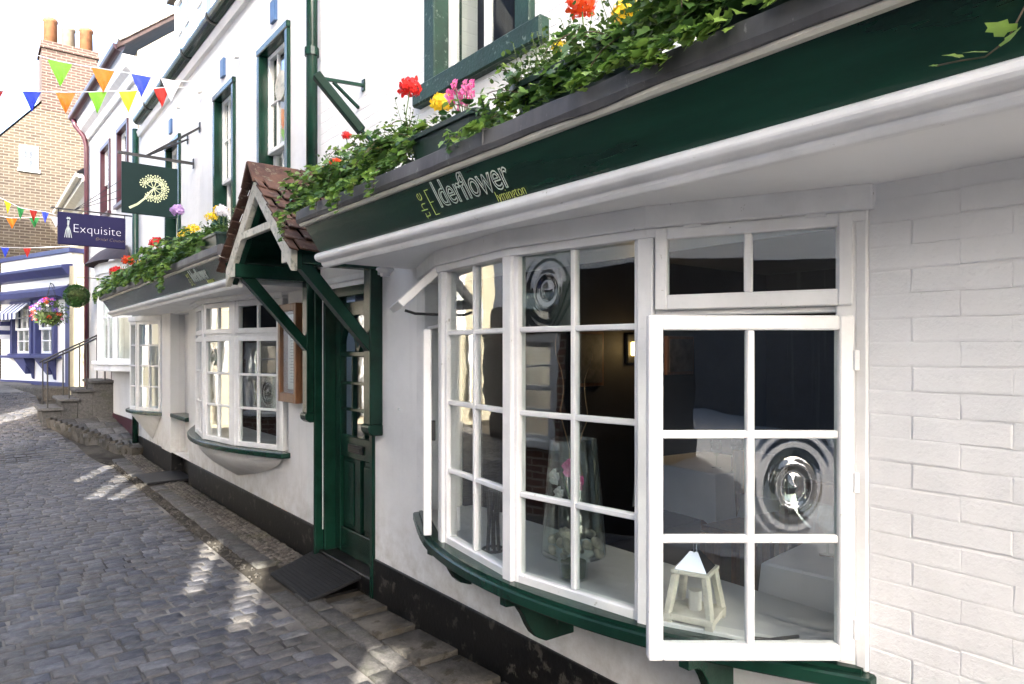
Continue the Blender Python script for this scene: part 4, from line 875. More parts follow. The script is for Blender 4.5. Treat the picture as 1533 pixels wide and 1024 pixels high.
# ------------------------------------------------------------ signs, lamps, bunting, fittings
hs = thing('hanging_sign', 'dark green hanging sign with a cream flower-head emblem', 'sign', (0, 8.7, 3.86))
SFm = lambda s, t, z: Vector((s, 8.7-t, z))        # faces the camera; s = X
b = B(SFm); b.box(-.755, -.178, -.012, .012, 3.19, 3.765); b.build('sign_board', 'dark_green_sign', hs, .004)
b = B(XYZ); b.bar((0, 8.7, 3.86), (-.79, 8.7, 3.86), .03, .03); b.build('arm', 'black_metal', hs)
for e, y in (((0, 8.42, 4.22), 0), ((0, 8.98, 4.22), 0)): B(XYZ).bar((-.50, 8.7, 3.87), e, .02, .02).build('stay', 'black_metal', hs)
for y, z in ((8.7, 3.86), (8.42, 4.22), (8.98, 4.22)): B(XYZ).box(-.012, .0, y-.025, y+.025, z-.06, z+.06).build('wall_plate', 'black_metal', hs, .004)
for x in (-.70, -.24): B(XYZ).tube([(x, 8.7, 3.85), (x, 8.7, 3.76)], .005, 6).build('hook', 'black_metal', hs)
b = B(SFm); cx_, cz_ = -.43, 3.50
def disc(b, x, z, r, t, n=8): b.bm.faces.new([b.bm.verts.new(b.f(x+r*math.cos(2*math.pi*k/n), t, z+r*math.sin(2*math.pi*k/n))) for k in range(n)])
def stroke(b, pts, w0, w1, t):
    for i in range(len(pts)-1):
        (x0, z0), (x1, z1) = pts[i], pts[i+1]; d = Vector((x1-x0, z1-z0)).normalized(); n_ = Vector((-d.y, d.x))
        wa, wb = w0+(w1-w0)*i/(len(pts)-1), w0+(w1-w0)*(i+1)/(len(pts)-1)
        b.quad(b.f(x0+n_.x*wa, t, z0+n_.y*wa), b.f(x0-n_.x*wa, t, z0-n_.y*wa), b.f(x1-n_.x*wb, t, z1-n_.y*wb), b.f(x1+n_.x*wb, t, z1+n_.y*wb))
stroke(b, [(-.68, 3.25), (-.60, 3.30), (-.53, 3.37), (cx_-.03, cz_-.03), (cx_, cz_)], .013, .006, .0135)
for a in (150, 112, 75, 40, 5, -35, -75, -112):
    ex, ez = cx_+.105*math.cos(R(a)), cz_+.105*math.sin(R(a)); stroke(b, [(cx_, cz_), (ex, ez)], .004, .003, .0135)
    for k in range(9):
        q = R(a+(k-4)*32); L = .05; px_, pz_ = ex+L*math.cos(q), ez+L*math.sin(q); stroke(b, [(ex, ez), (px_, pz_)], .002, .002, .0136); disc(b, px_, pz_, .0085, .0138)
        if k % 2: disc(b, ex+.026*math.cos(q), ez+.026*math.sin(q), .007, .0138)
b.build('flower_emblem', 'sign_cream', hs, norm=False)
ex = thing('hanging_sign', 'navy hanging sign lettered in white above the lead-roofed bow window', 'sign', (0, 12.2, 3.77))
EF = lambda s, t, z: Vector((s, 12.2-t, z))
b = B(EF); b.box(-1.063, -.168, -.012, .012, 3.23, 3.72); b.build('sign_board', 'navy_sign', ex, .012)
B(XYZ).bar((.0, 12.2, 3.765), (-1.15, 12.2, 3.765), .02, .02).build('arm', 'black_metal', ex)
for e in ((0, 12.0, 4.5), (0, 12.4, 4.35), (0, 12.6, 4.2)): B(XYZ).tube([(-.85, 12.2, 3.77), e], .005, 5).build('stay', 'black_metal', ex)
for x in (-1.05, -.18): B(XYZ).tube([(x, 12.2, 3.76), (x, 12.2, 3.70)], .008, 6).build('hook', 'black_metal', ex)
text('lettering', 'Exquisite', .185, EF, -.875, 3.43, .0135, 'sign_white', ex, 0, .001, font_flip=False, sx=.97, thin=.0045)
text('lettering', 'Bridal Couture', .07, EF, -.58, 3.335, .0135, 'sign_gold', ex, 0, .001, font_flip=False, lean=.3, thin=.002)
b = B(EF)                                             # little white figure in a long dress
stroke(b, [(-.945, 3.62), (-.925, 3.645), (-.905, 3.62)], .012, .012, .0135); stroke(b, [(-.925, 3.60), (-.93, 3.53)], .014, .012, .0136)
for dx in (-.045, -.02, 0, .02, .045): stroke(b, [(-.93, 3.53), (-.93+dx*.6, 3.45), (-.93+dx, 3.34)], .005, .004, .0135)
b.build('figure_emblem', 'sign_silver', ex, norm=False)
# trough light on a bracket
wlg = thing('wall_light', 'dark green angled trough light on a bracket between window and downpipe', 'light', (0, 4.22, 3.2))
B(XYZ).bar((.0, 4.22, 3.43), (-.34, 4.22, 3.40), .022, .022).build('arm', 'green_gloss', wlg, .003); B(XYZ).bar((-.0, 4.30, 3.30), (-.22, 4.22, 3.40), .02, .02).build('brace', 'green_gloss', wlg, .003)
B(XYZ).box(-.012, .0, 4.20, 4.24, 3.39, 3.47).build('wall_plate', 'green_gloss', wlg, .003)
B(XYZ).bar((-.345, 4.20, 3.41), (-.075, 4.10, 3.075), .075, .055).build('trough', 'green_matt', wlg, .006); B(XYZ).bar((-.08, 4.10, 3.08), (.0, 4.10, 3.02), .02, .02).build('lower_fixing', 'green_gloss', wlg)
# menu case
mc = thing('menu_case', 'brown wooden menu case with a glazed front beside the porch post', 'menu case', (0, 5.4, 1.23))
s0, s1, z0, z1 = 5.21, 5.61, 1.23, 2.02
b = B(); b.box(s0, s0+.05, 0, .095, z0, z1); b.box(s1-.05, s1, 0, .095, z0, z1); b.box(s0+.05, s1-.05, 0, .094, z0, z0+.075); b.box(s0+.05, s1-.05, 0, .094, z1-.06, z1); b.box(s0+.05, s1-.05, 0, .03, z0+.07, z1-.06); b.build('case', 'wood_case', mc, .005)
b = B(); b.box(s0+.07, s1-.07, .031, .033, z0+.10, z1-.08); b.build('menu_sheet', 'paper', mc)
b = B()
for i in range(22):
    z = z1-.13-i*.024; a = random.uniform(.02, .10); b.box(s0+.09+a*.5, s1-.09-a*.5, .0331, .0334, z, z+.005)
b.build('menu_print', 'paper_print', mc)
B().box(s0+.05, s1-.05, .075, .078, z0+.075, z1-.06).build('pane', 'glass', mc)
# door mat ramp and the metal plate in front of the alcove
v = B(XYZ); q = [(-.37, 4.27, .03), (-.37, 4.98, .03), (.02, 5.05, .125), (.02, 4.25, .125)]
for dz in (0, -.022): [v.bm.verts.new((x, y, z+dz)) for x, y, z in q]
v.bm.verts.ensure_lookup_table(); V = v.bm.verts
for f in ((0, 1, 2, 3), (4, 5, 6, 7), (0, 1, 5, 4), (1, 2, 6, 5), (2, 3, 7, 6), (3, 0, 4, 7)): v.bm.faces.new([V[i] for i in f])
dmx = tag(v.build('entrance_ramp', 'mat_rubber', None, .004), 'black studded rubber ramp in front of the green door', 'ramp')
b = B(XYZ)
for i in range(13):
    for j in range(24):
        u, k = .03+i*.072, .02+j*.04; x = -.37+.39*u; y0, y1 = 4.27+(4.25-4.27)*u, 4.98+(5.05-4.98)*u; y = y0+(y1-y0)*k; z = .03+.095*u
        b.box(x-.006, x+.006, y-.009, y+.009, z, z+.0022)
tag(b.build('studs', 'mat_rubber', dmx), kind='stuff')
B(XYZ).box(-.30, .02, 4.31, 5.0, -.02, .02).build('ramp_support', 'black_paint', dmx)
pt_ = thing('metal_plate', 'flat black metal plate on the pavement below the alcove window', 'plate', (-.2, 9.5, 0))
B(XYZ).box(-.42, .10, 9.12, 9.86, .03, .058).build('plate', 'black_metal', pt_, .006); B(XYZ).box(-.36, .06, 9.2, 9.8, .0, .03).build('base', 'black_paint', pt_)
# bunting
def bunting(label, pts, flags, w_, h_, swing=.0, cord=.006):
    t = thing('bunting', label, 'bunting', pts[0], 'strings of bunting across the lane')
    P_ = [Vector(p) for p in pts]; pth = []
    for i in range(len(P_)-1):
        for k in range(6): pth.append(P_[i].lerp(P_[i+1], k/6))
    pth.append(P_[-1]); B(XYZ).tube(pth, cord, 5).build('cord', 'sign_white', t)
    for (x, c, sc_) in flags:
        for a, d in zip(pth, pth[1:]):
            if min(a.x, d.x) <= x <= max(a.x, d.x):
                p = a.lerp(d, (x-a.x)/(d.x-a.x) if d.x != a.x else 0); dr_ = (d-a).normalized()
                b = B(XYZ); N = 5; k = random.uniform(-.3, .3); grid = []
                for j in range(N+1):
                    row_ = []
                    for i in range(N+1):
                        u = (i/N-.5)*w_*sc_*(1-j/N*.98); zz = -h_*sc_*j/N
                        row_.append(b.bm.verts.new(p+dr_*u+Vector((0, .02*math.sin(i*1.3+j*.9+k*9)*(j/N+.2)+k*.12*j/N, zz))))
                    grid.append(row_)
                for j in range(N):
                    for i in range(N): b.bm.faces.new((grid[j][i], grid[j][i+1], grid[j+1][i+1], grid[j+1][i]))
                b.build('pennant', 'flag_'+c, t, smooth=True); break
    return t
Yb = 8.8
bunting('upper bunting string with green, orange and blue flags in front of the chimney', [(0.0, Yb, 4.87), (-.19, Yb, 4.83), (-.55, Yb, 4.81), (-.93, Yb, 4.785), (-1.33, Yb, 4.76), (-1.84, Yb, 4.80), (-2.6, Yb, 5.0), (-3.79, Yb, 5.5)], [(-.23, 'white', 1), (-.54, 'blue', 1), (-.92, 'orange', 1.05), (-1.32, 'green', 1.05), (-2.0, 'yellow', 1)], .215, .255)
bunting('lower bunting string ending in a dark red flag', [(-.02, Yb+.02, 4.80), (-.31, Yb+.02, 4.73), (-.65, Yb+.02, 4.61), (-.95, Yb+.02, 4.53), (-1.26, Yb+.02, 4.45), (-1.56, Yb+.02, 4.39), (-1.84, Yb+.02, 4.33), (-3.79, Yb+.02, 4.25)], [(-.32, 'red', .95), (-.67, 'yellow', 1), (-.97, 'green', .95), (-1.27, 'orange', .95), (-1.57, 'blue', .85), (-1.9, 'red', .9)], .20, .245)
bunting('small bunting string with a yellow and a dark green flag by the navy sign', [(-.4, 14, 3.85), (-.73, 14, 3.92), (-1.09, 14, 3.995), (-1.25, 14, 4.0), (-1.43, 14, 4.02), (-1.6, 14, 4.1), (-1.9, 14, 4.25), (-3.5, 14.1, 4.6)], [(-1.09, 'blue', 1), (-1.25, 'red', 1.0), (-1.43, 'dgreen', 1.05), (-1.6, 'yellow', 1), (-1.95, 'red', 1)], .11, .19, cord=.005)
bunting('small bunting string with an orange and a green flag below the others', [(-.5, 14.3, 3.98), (-.94, 14.3, 3.97), (-1.23, 14.3, 3.93), (-1.54, 14.3, 3.88), (-1.75, 14.3, 3.9), (-3.5, 14.3, 4.1)], [(-.91, 'white', 1), (-1.22, 'dgreen', 1), (-1.53, 'orange', 1), (-1.9, 'blue', 1)], .16, .18, cord=.005)
bunting('lowest bunting string with a blue and a red flag above the shop parapet', [(-.4, 16, 3.72), (-1.26, 16, 3.60), (-1.6, 16, 3.58), (-1.9, 16, 3.6), (-3.5, 16, 3.9)], [(-1.23, 'red', 1), (-1.57, 'blue', 1)], .13, .19, cord=.005)
# round plaque
rp = thing('round_plaque', 'dark oval plaque with gold rim on the white town house', 'plaque', (-.13, 15.0, 2.3))
B(XYZ).lathe([(0, -.03), (.0, -.03), (.17, -.03), (.19, -.02), (.19, 0)], (-.13, 15.0, 2.33), 24, axis='x', sy=1.25).build('plate', 'black_metal', rp); B(XYZ).lathe([(.145, -.036), (.165, -.036), (.165, -.03), (.145, -.03)], (-.13, 15.0, 2.33), 24, axis='x', sy=1.25).build('rim', 'sign_gold', rp)
# ------------------------------------------------------------ things seen through the near window
def shell_stone(c, r, mt, par, nm='pebble'):
    bm = bmesh.new(); bmesh.ops.create_icosphere(bm, subdivisions=2, radius=1)
    k = Vector((random.random()*9, random.random()*9, 0)); sx = (random.uniform(.8, 1.2), random.uniform(.7, 1.1), random.uniform(.55, .8))
    for v in bm.verts:
        f = 1+.18*noise.noise(v.co*1.6+k); v.co = Vector((v.co.x*sx[0], v.co.y*sx[1], v.co.z*sx[2]))*r*f
    me = bpy.data.meshes.new(nm); bm.to_mesh(me); bm.free(); me.materials.append(MT[mt]); me.polygons.foreach_set('use_smooth', [True]*len(me.polygons))
    return link(nm, me, par, c, (random.random(), random.random(), random.random()))
vc = Vector((-.155, 2.02, .722))
vz = thing('flared_glass_vase', 'conical glass vase holding pebbles on the window shelf', 'vase', vc)
B(XYZ).lathe([(.0, 0), (.056, 0), (.060, .004), (.062, .055), (.068, .075), (.128, .098), (.134, .108), (.132, .12), (.097, .565), (.095, .567), (.093, .565), (.1285, .121), (.062, .083), (.055, .01), (0, .008)], vc, 28).build('vase_glass', 'glass', vz, smooth=True)
B(XYZ).lathe([(0, .01), (.048, .01), (.053, .07), (0, .072)], vc, 20).build('moss_fill', 'moss', vz)
pb = thing('pebbles', 'pale pebbles filling the shoulder of the conical vase', 'pebbles', vc+Vector((0, 0, .1)))
for i in range(42):
    a = random.uniform(0, 6.28); rr = random.choice((.105, .09, .06, .03)); shell_stone(vc+Vector((rr*math.cos(a), rr*math.sin(a), random.uniform(.112, .175))), random.uniform(.018, .028), 'stone_pale', pb)
oc = thing('orchid', 'pink and white orchid blooms standing inside the conical vase', 'flower', vc+Vector((0, 0, .12)))
B(XYZ).tube([vc+Vector((0, 0, .12)), vc+Vector((.01, .02, .3)), vc+Vector((-.02, .05, .42)), vc+Vector((-.02, -.03, .45))], .003, 5).build('stem', 'stem', oc)
for c, r in (((-.02, .09, .40), .035), ((-.03, -.01, .45), .04), ((-.04, -.07, .41), .038), ((-.03, .05, .34), .03)):
    b = B(XYZ)
    for k in range(5):
        a = R(90+72*k); cc = vc+Vector(c)+Vector((-.003, math.cos(a)*r*.55, math.sin(a)*r*.55)); n_ = 7
        b.bm.faces.new([b.bm.verts.new(cc+Vector((-.006*math.cos(q*2), math.cos(q)*r*.5, math.sin(q)*r*.5))) for q in [6.283*i/n_ for i in range(n_)]])
    b.build('bloom', 'pink_petal' if c[1] < 0 else 'white_petal', oc)
tw = thing('twisted_willow', 'curly willow twigs rising behind the conical vase', 'branch', vc+Vector((.1, .1, .1)))
for sgn, top in ((1, (.06, .17, 1.0)), (.6, (.10, .10, .72)), (-.3, (.08, -.02, .95))):
    pts = []
    for i in range(22):
        u = i/21; pts.append(vc+Vector((.05, .05, .15)).lerp(Vector((top[0], top[1], top[2])), u)+Vector((0, .022*math.sin(u*19+sgn*3)*(1-.3*u), .01*math.cos(u*23))))
    B(XYZ).tube(pts, [.004*(1-.7*i/21) for i in range(22)], 5).build('twig', 'twig', tw, smooth=True)
# white lantern
lc = Vector((-.115, 1.455, .7222)); lt = thing('candle_lantern', 'white wooden candle lantern with metal roof on the window shelf', 'lantern', lc)
LR = Matrix.Rotation(R(20), 3, 'Z'); lf = lambda x, y, z: lc+LR @ Vector((x, y, z))
b = B(lf)
for x, y in ((-1, -1), (1, -1), (1, 1), (-1, 1)):
    b.bar(lf(x*.072, y*.072, .03), lf(x*.05, y*.05, .17), .022, .022, (0, 1, 0))
b.box(-.085, .085, -.085, .085, .012, .034); b.box(-.066, .066, -.066, .066, .165, .178); b.build('frame', 'lantern_wood', lt, .002)
b = B(lf)
for x, y in ((-1, -1), (1, -1), (1, 1), (-1, 1)): b.box(x*.07-.014, x*.07+.014, y*.07-.014, y*.07+.014, 0, .012)
b.build('feet', 'lantern_wood', lt)
b = B(lf); v = [b.bm.verts.new(lf(x, y, z)) for r_, z in ((.055, .178), (.014, .235)) for x, y in ((-r_, -r_), (r_, -r_), (r_, r_), (-r_, r_))]
for f in ((0, 1, 5, 4), (1, 2, 6, 5), (2, 3, 7, 6), (3, 0, 4, 7), (4, 5, 6, 7), (0, 1, 2, 3)): b.bm.faces.new([v[i] for i in f])
b.build('metal_roof', 'mirror_metal', lt)
B(XYZ).tube([lf(-.018, 0, .235), lf(-.018, 0, .27), lf(0, 0, .285), lf(.018, 0, .27), lf(.018, 0, .235)], .002, 5).build('loop', 'mirror_metal', lt)
B(XYZ).lathe([(0, .034), (.022, .034), (.022, .10), (0, .10)], lc, 12).build('candle', 'curtain', lt)
# dark figurine and bottle rack behind the left panes
fg = thing('wire_ornament', 'black wire ornament on the shelf behind the left panes', 'ornament', (-.18, 2.53, .722))
for i in range(6):
    a = i*1.05; B(XYZ).tube([(-.18+.03*math.cos(a), 2.53+.03*math.sin(a), .722), (-.18+.022*math.cos(a), 2.53+.022*math.sin(a), .86), (-.18+.028*math.cos(a+.6), 2.53+.028*math.sin(a+.6), 1.0)], .007, 6).build('wire', 'black_metal', fg)
B(XYZ).tube([(-.18+.05*math.cos(a/4), 2.53+.05*math.sin(a/4), .722+.006) for a in range(26)], .006, 6).build('ring', 'black_metal', fg)
# dining tables with white cloths
def cloth_table(x, y, sx, sy, rz, label):
    t = thing('dining_table', label, 'table', (x, y, 0)); Mr = Matrix.Rotation(rz, 3, 'Z'); f = lambda a, b_, z: Vector((x, y, 0))+Mr @ Vector((a, b_, z))
    b = B(f); b.box(-sx+.02, sx-.02, -sy+.02, sy-.02, .765, .795); b.build('table_top', 'wood_case', t)
    for i, j in ((-1, -1), (1, -1), (1, 1), (-1, 1)): B(f).box(i*(sx-.08)-.03, i*(sx-.08)+.03, j*(sy-.08)-.03, j*(sy-.08)+.03, .0, .765).build('leg', 'wood_case', t)
    c = B(f); N = 8; per = []
    for i in range(4*N):
        k, u = divmod(i, N); u = u/N*2-1; per.append(((u*sx, -sy), (sx, u*sy), (-u*sx, sy), (-sx, -u*sy))[k])
    r0 = [c.bm.verts.new(f(a, b_, .799)) for a, b_ in per]; prev = r0; c.bm.faces.new(r0)
    for z, e in ((.79, .008), (.65, .02), (.47, .035)):
        ring = [c.bm.verts.new(f(a*(1+e/sx+.02*math.sin(i*2.1)*(.8-z)), b_*(1+e/sy+.02*math.cos(i*1.7)*(.8-z)), z+(.05*(1 if i % N == 0 else 0)*-1 if z < .5 else 0))) for i, (a, b_) in enumerate(per)]
        for i in range(4*N): c.bm.faces.new((prev[i], prev[(i+1) % (4*N)], ring[(i+1) % (4*N)], ring[i]))
        prev = ring
    o = c.build('tablecloth', 'cloth', None, smooth=False); return tag(o, 'white cloth on the '+label, 'tablecloth', 'white tablecloths')
cloth_table(.84, 1.16, .38, .40, .1, 'dining table nearest the open casement'); cloth_table(2.35, 3.15, .38, .38, -.1, 'dining table deeper in the room')
ct = thing('cutlery', 'knives and forks laid on the cloth behind the open casement', 'cutlery', (.6, 1.45, .80))
for i in range(4): B(XYZ).bar((.54+.02*i, 1.18+.012*i, 0.803), (.68+.02*i, 1.34+.012*i, 0.803), .01, .004).build('piece', 'mirror_metal', ct)
# wall sconce and pictures at the back of the room
sc_ = thing('wall_sconce', 'lit amber wall lamp at the back of the dining room', 'lamp', (2.45, 4.0, 1.62))
B(XYZ).box(2.37, 2.53, 4.0, 4.038, 1.53, 1.79).build('lamp_plate', 'black_metal', sc_, .01); B(XYZ).box(2.40, 2.50, 3.93, 4.0, 1.60, 1.72).build('lamp_shade', 'lamp_glow', sc_, .01)
lp = bpy.data.lights.new('sconce_light', 'POINT'); lp.energy = .35; lp.color = (1, .66, .3); lp.shadow_soft_size = .05; lo = bpy.data.objects.new('sconce_light', lp); COL.objects.link(lo); lo.parent = sc_; lo.location = (0, -.2, .05)
for x, z, a, c_, lab in ((1.9, 1.58, .30, .40, 'framed picture left of the lit wall lamp'), (3.1, 1.6, .34, .30, 'framed picture right of the lit wall lamp')):
    pc = thing('picture', lab, 'picture', (x, 4.02, z)); B(XYZ).box(x-a/2-.03, x+a/2+.03, 4.0, 4.038, z-c_/2-.03, z+c_/2+.03).build('picture_frame', 'wood_case', pc, .006); B(XYZ).box(x-a/2, x+a/2, 3.992, 4.0, z-c_/2, z+c_/2).build('picture_print', 'picture_dark', pc)
for i in range(2):
    x, y = (1.30, 1.95)[i], (1.75, 2.6)[i]; ch = thing('dining_chair', ['dark wooden chair drawn up to the nearer table', 'dark wooden chair beside the deeper table'][i], 'chair', (x, y, 0), 'dining chairs')
    B(XYZ).box(x-.2, x+.2, y-.2, y+.2, .44, .48).build('seat', 'wood_case', ch, .01); B(XYZ).box(x+.16, x+.2, y-.2, y+.2, .65, .95).build('backrest', 'wood_case', ch, .01)
    for a, c_ in ((-1, -1), (1, -1), (1, 1), (-1, 1)): B(XYZ).box(x+a*.18-.02, x+a*.18+.02, y+c_*.18-.02, y+c_*.18+.02, .0, .9 if a > 0 else .44).build('leg', 'wood_case', ch)
B(XYZ).tube([W(3.74, .0, 1.285), W(3.74, .012, 1.285)], .008, 10).build('wall_hook', 'white_gloss', RS)

# woman in a navy print dress sitting inside the far bow
pw = thing('person', 'blonde woman in a navy and white print dress seated behind the far bow window', 'person', (.62, 6.55, 0))
def skin_mesh(name, verts, edges, mt, par, root=0, sub=2):
    me = bpy.data.meshes.new(name); me.from_pydata([Vector(v[:3])-org(par) for v in verts], edges, []); o = link(name, me, par)
    md = o.modifiers.new('skin', 'SKIN'); md.use_smooth_shade = True
    for i, v in enumerate(verts): sv = me.skin_vertices[0].data[i]; sv.radius = (v[3], v[4] if len(v) > 4 else v[3]); sv.use_root = (i == root)
    o.modifiers.new('sub', 'SUBSURF').levels = sub; o.modifiers['sub'].render_levels = sub
    dg = bpy.context.evaluated_depsgraph_get(); dg.update(); m2 = bpy.data.meshes.new_from_object(o.evaluated_get(dg)); o.modifiers.clear(); o.data = m2; m2.materials.clear(); m2.materials.append(MT[mt]); return o
px0, py0 = .62, 6.55
V_ = lambda dx, dy, z, r, r2=None: (px0+dx, py0+dy, z, r, r2 or r)
body = [V_(0, 0, .62, .13, .15), V_(.0, .01, .82, .11, .13), V_(-.01, .02, 1.02, .10, .15), V_(-.02, .02, 1.14, .05, .05), V_(-.03, .02, 1.22, .055, .06), V_(-.035, .02, 1.33, .085, .075), V_(-.03, .02, 1.42, .06, .06),
 V_(-.02, .19, 1.08, .045), V_(-.04, .24, .86, .036), V_(-.22, .20, .78, .026), V_(-.28, .17, .78, .028), V_(-.02, -.16, 1.08, .045), V_(-.04, -.21, .86, .036), V_(-.22, -.16, .78, .026), V_(-.28, -.13, .78, .028),
 V_(-.06, .10, .60, .085), V_(-.40, .11, .60, .065), V_(-.36, .11, .34, .05), V_(-.34, .11, .07, .035), V_(-.46, .11, .03, .03), V_(-.06, -.10, .60, .085), V_(-.40, -.09, .60, .065), V_(-.36, -.10, .34, .05), V_(-.34, -.10, .07, .035), V_(-.46, -.10, .03, .03)]
skin_mesh('body', body, [(0, 1), (1, 2), (2, 3), (3, 4), (4, 5), (5, 6), (2, 7), (7, 8), (8, 9), (9, 10), (2, 11), (11, 12), (12, 13), (13, 14), (0, 15), (15, 16), (16, 17), (17, 18), (18, 19), (0, 20), (20, 21), (21, 22), (22, 23), (23, 24)], 'skin', pw)
skin_mesh('dress', [V_(0, 0, .62, .155, .18), V_(.0, .01, .82, .13, .15), V_(-.01, .02, 1.04, .12, .17), V_(-.22, .0, .60, .12, .19), V_(-.44, .01, .58, .10, .19), V_(-.43, .01, .36, .10, .2)], [(0, 1), (1, 2), (0, 3), (3, 4), (4, 5)], 'navy_print', pw)
skin_mesh('hair', [V_(.03, .02, 1.42, .09, .085), V_(.05, .02, 1.32, .085, .085), V_(.05, .02, 1.18, .07, .08), V_(.04, .02, 1.06, .04, .06)], [(0, 1), (1, 2), (2, 3)], 'hair_blonde', pw)
st2 = thing('dining_chair', 'dark wooden chair under the seated woman in the far bow', 'chair', (.66, 6.55, 0), 'dining chairs')
B(XYZ).box(.46, .88, 6.35, 6.75, .42, .46).build('seat', 'wood_case', st2, .01)
for a, c_ in ((.48, 6.37), (.86, 6.37), (.86, 6.73), (.48, 6.73)): B(XYZ).box(a-.018, a+.018, c_-.018, c_+.018, .0, .42).build('leg', 'wood_case', st2)

for i, (x, y, z, lab) in enumerate(((2.15, 2.95, .80, 'wine glass on the deeper table, left of two'), (2.35, 2.92, .80, 'wine glass on the deeper table, right of two'), (.70, 1.40, .80, 'wine glass on the cloth nearest the open casement'))):
    tag(B(XYZ).lathe([(0, 0), (.035, 0), (.034, .004), (.005, .01), (.004, .08), (.012, .09), (.036, .12), (.04, .15), (.034, .20), (.033, .20), (.038, .15), (.034, .122), (0, .094)], (x, y, z), 16).build('wine_glass', 'glass', None, smooth=True), lab, 'glass', 'wine glasses')
nk = tag(B(XYZ).prism([(-.06, 0), (.06, 0), (.0, .10)], -.03, .03, 't').build('folded_napkin', 'cloth'), 'folded white napkin standing on the cloth behind the lantern', 'napkin'); nk.location = (.66, 1.05, .80)
# ------------------------------------------------------------ planters and plants on the ledges
def leaf_mesh(nm, mt, outline, fold=.15, curl=.1):
    bm = bmesh.new(); c = [bm.verts.new((x, 0, -curl*x*x)) for x in (0, .5, 1.0)]
    up = [bm.verts.new((x, y, fold*abs(y)-curl*x*x)) for x, y in outline]; dn = [bm.verts.new((x, -y, fold*abs(y)-curl*x*x)) for x, y in outline]
    for sd_ in (up, dn):
        pts = [c[0]]+sd_+[c[2]]
        m_ = len(pts)//2
        for i in range(len(pts)-1): bm.faces.new((c[1], pts[i], pts[i+1]))
    bmesh.ops.recalc_face_normals(bm, faces=bm.faces)
    me = bpy.data.meshes.new(nm); bm.to_mesh(me); bm.free(); me.materials.append(MT[mt]); me.polygons.foreach_set('use_smooth', [True]*len(me.polygons)); return me
IVY = [(-.12, .28), (.10, .52), (.30, .34), (.52, .50), (.66, .22)]; OVAL = [(.12, .22), (.38, .32), (.68, .24)]
ROUND = [(-.1, .3), (.1, .5), (.45, .58), (.8, .42)]
LM = {k: [leaf_mesh('leaf', k, o, random.uniform(.05, .3), random.uniform(0, .25)) for _ in range(3)] for k, o in (('ivy_leaf', IVY), ('ivy_young', IVY), ('fine_leaf', OVAL), ('dark_leaf', ROUND))}
def leaf_rot(d, droop=.5):
    d = Vector(d); d.z -= droop; q = d.to_track_quat('X', 'Z') if d.length > 1e-6 else Vector((1, 0, 0)).to_track_quat('X', 'Z')
    e = q.to_euler(); e.rotate_axis('X', random.uniform(-.7, .7)); return e
def add_leaves(bm, kind, lst):
    for p, e, s in lst:
        me = random.choice(LM[kind]); M_ = Matrix.LocRotScale(p, e, Vector((s, s, s))); vv = [bm.verts.new(M_ @ v.co) for v in me.vertices]
        for f in me.polygons: bm.faces.new([vv[i] for i in f.vertices])
def joined(nm, kind, lst, par, stuff=True):
    bm = bmesh.new(); add_leaves(bm, kind, lst); o_ = org(par); bmesh.ops.translate(bm, verts=bm.verts, vec=-o_)
    me = bpy.data.meshes.new(nm); bm.to_mesh(me); bm.free(); me.materials.append(MT[kind]); me.polygons.foreach_set('use_smooth', [True]*len(me.polygons)); o = link(nm, me, par)
    if stuff: o['kind'] = 'stuff'
    return o
def strand(p0, d0, n, step, grav=.0025, seed=0, floor=None):
    pts = [Vector(p0)]; d = Vector(d0).normalized()
    for i in range(n):
        d += Vector((random.gauss(0, .12), random.gauss(0, .16), random.gauss(0, .08)-grav*i)); d.normalize(); p = pts[-1]+d*step
        # stay outside the ledge
        t = -p.x
        if floor and t < .705 and p.z < 2.43: p.z = 2.43; d.z = max(d.z, 0)
        if floor and p.z < 2.43 and p.x > -.70 and p.x > -.715: p.x = -.72
        pts.append(p)
    return pts
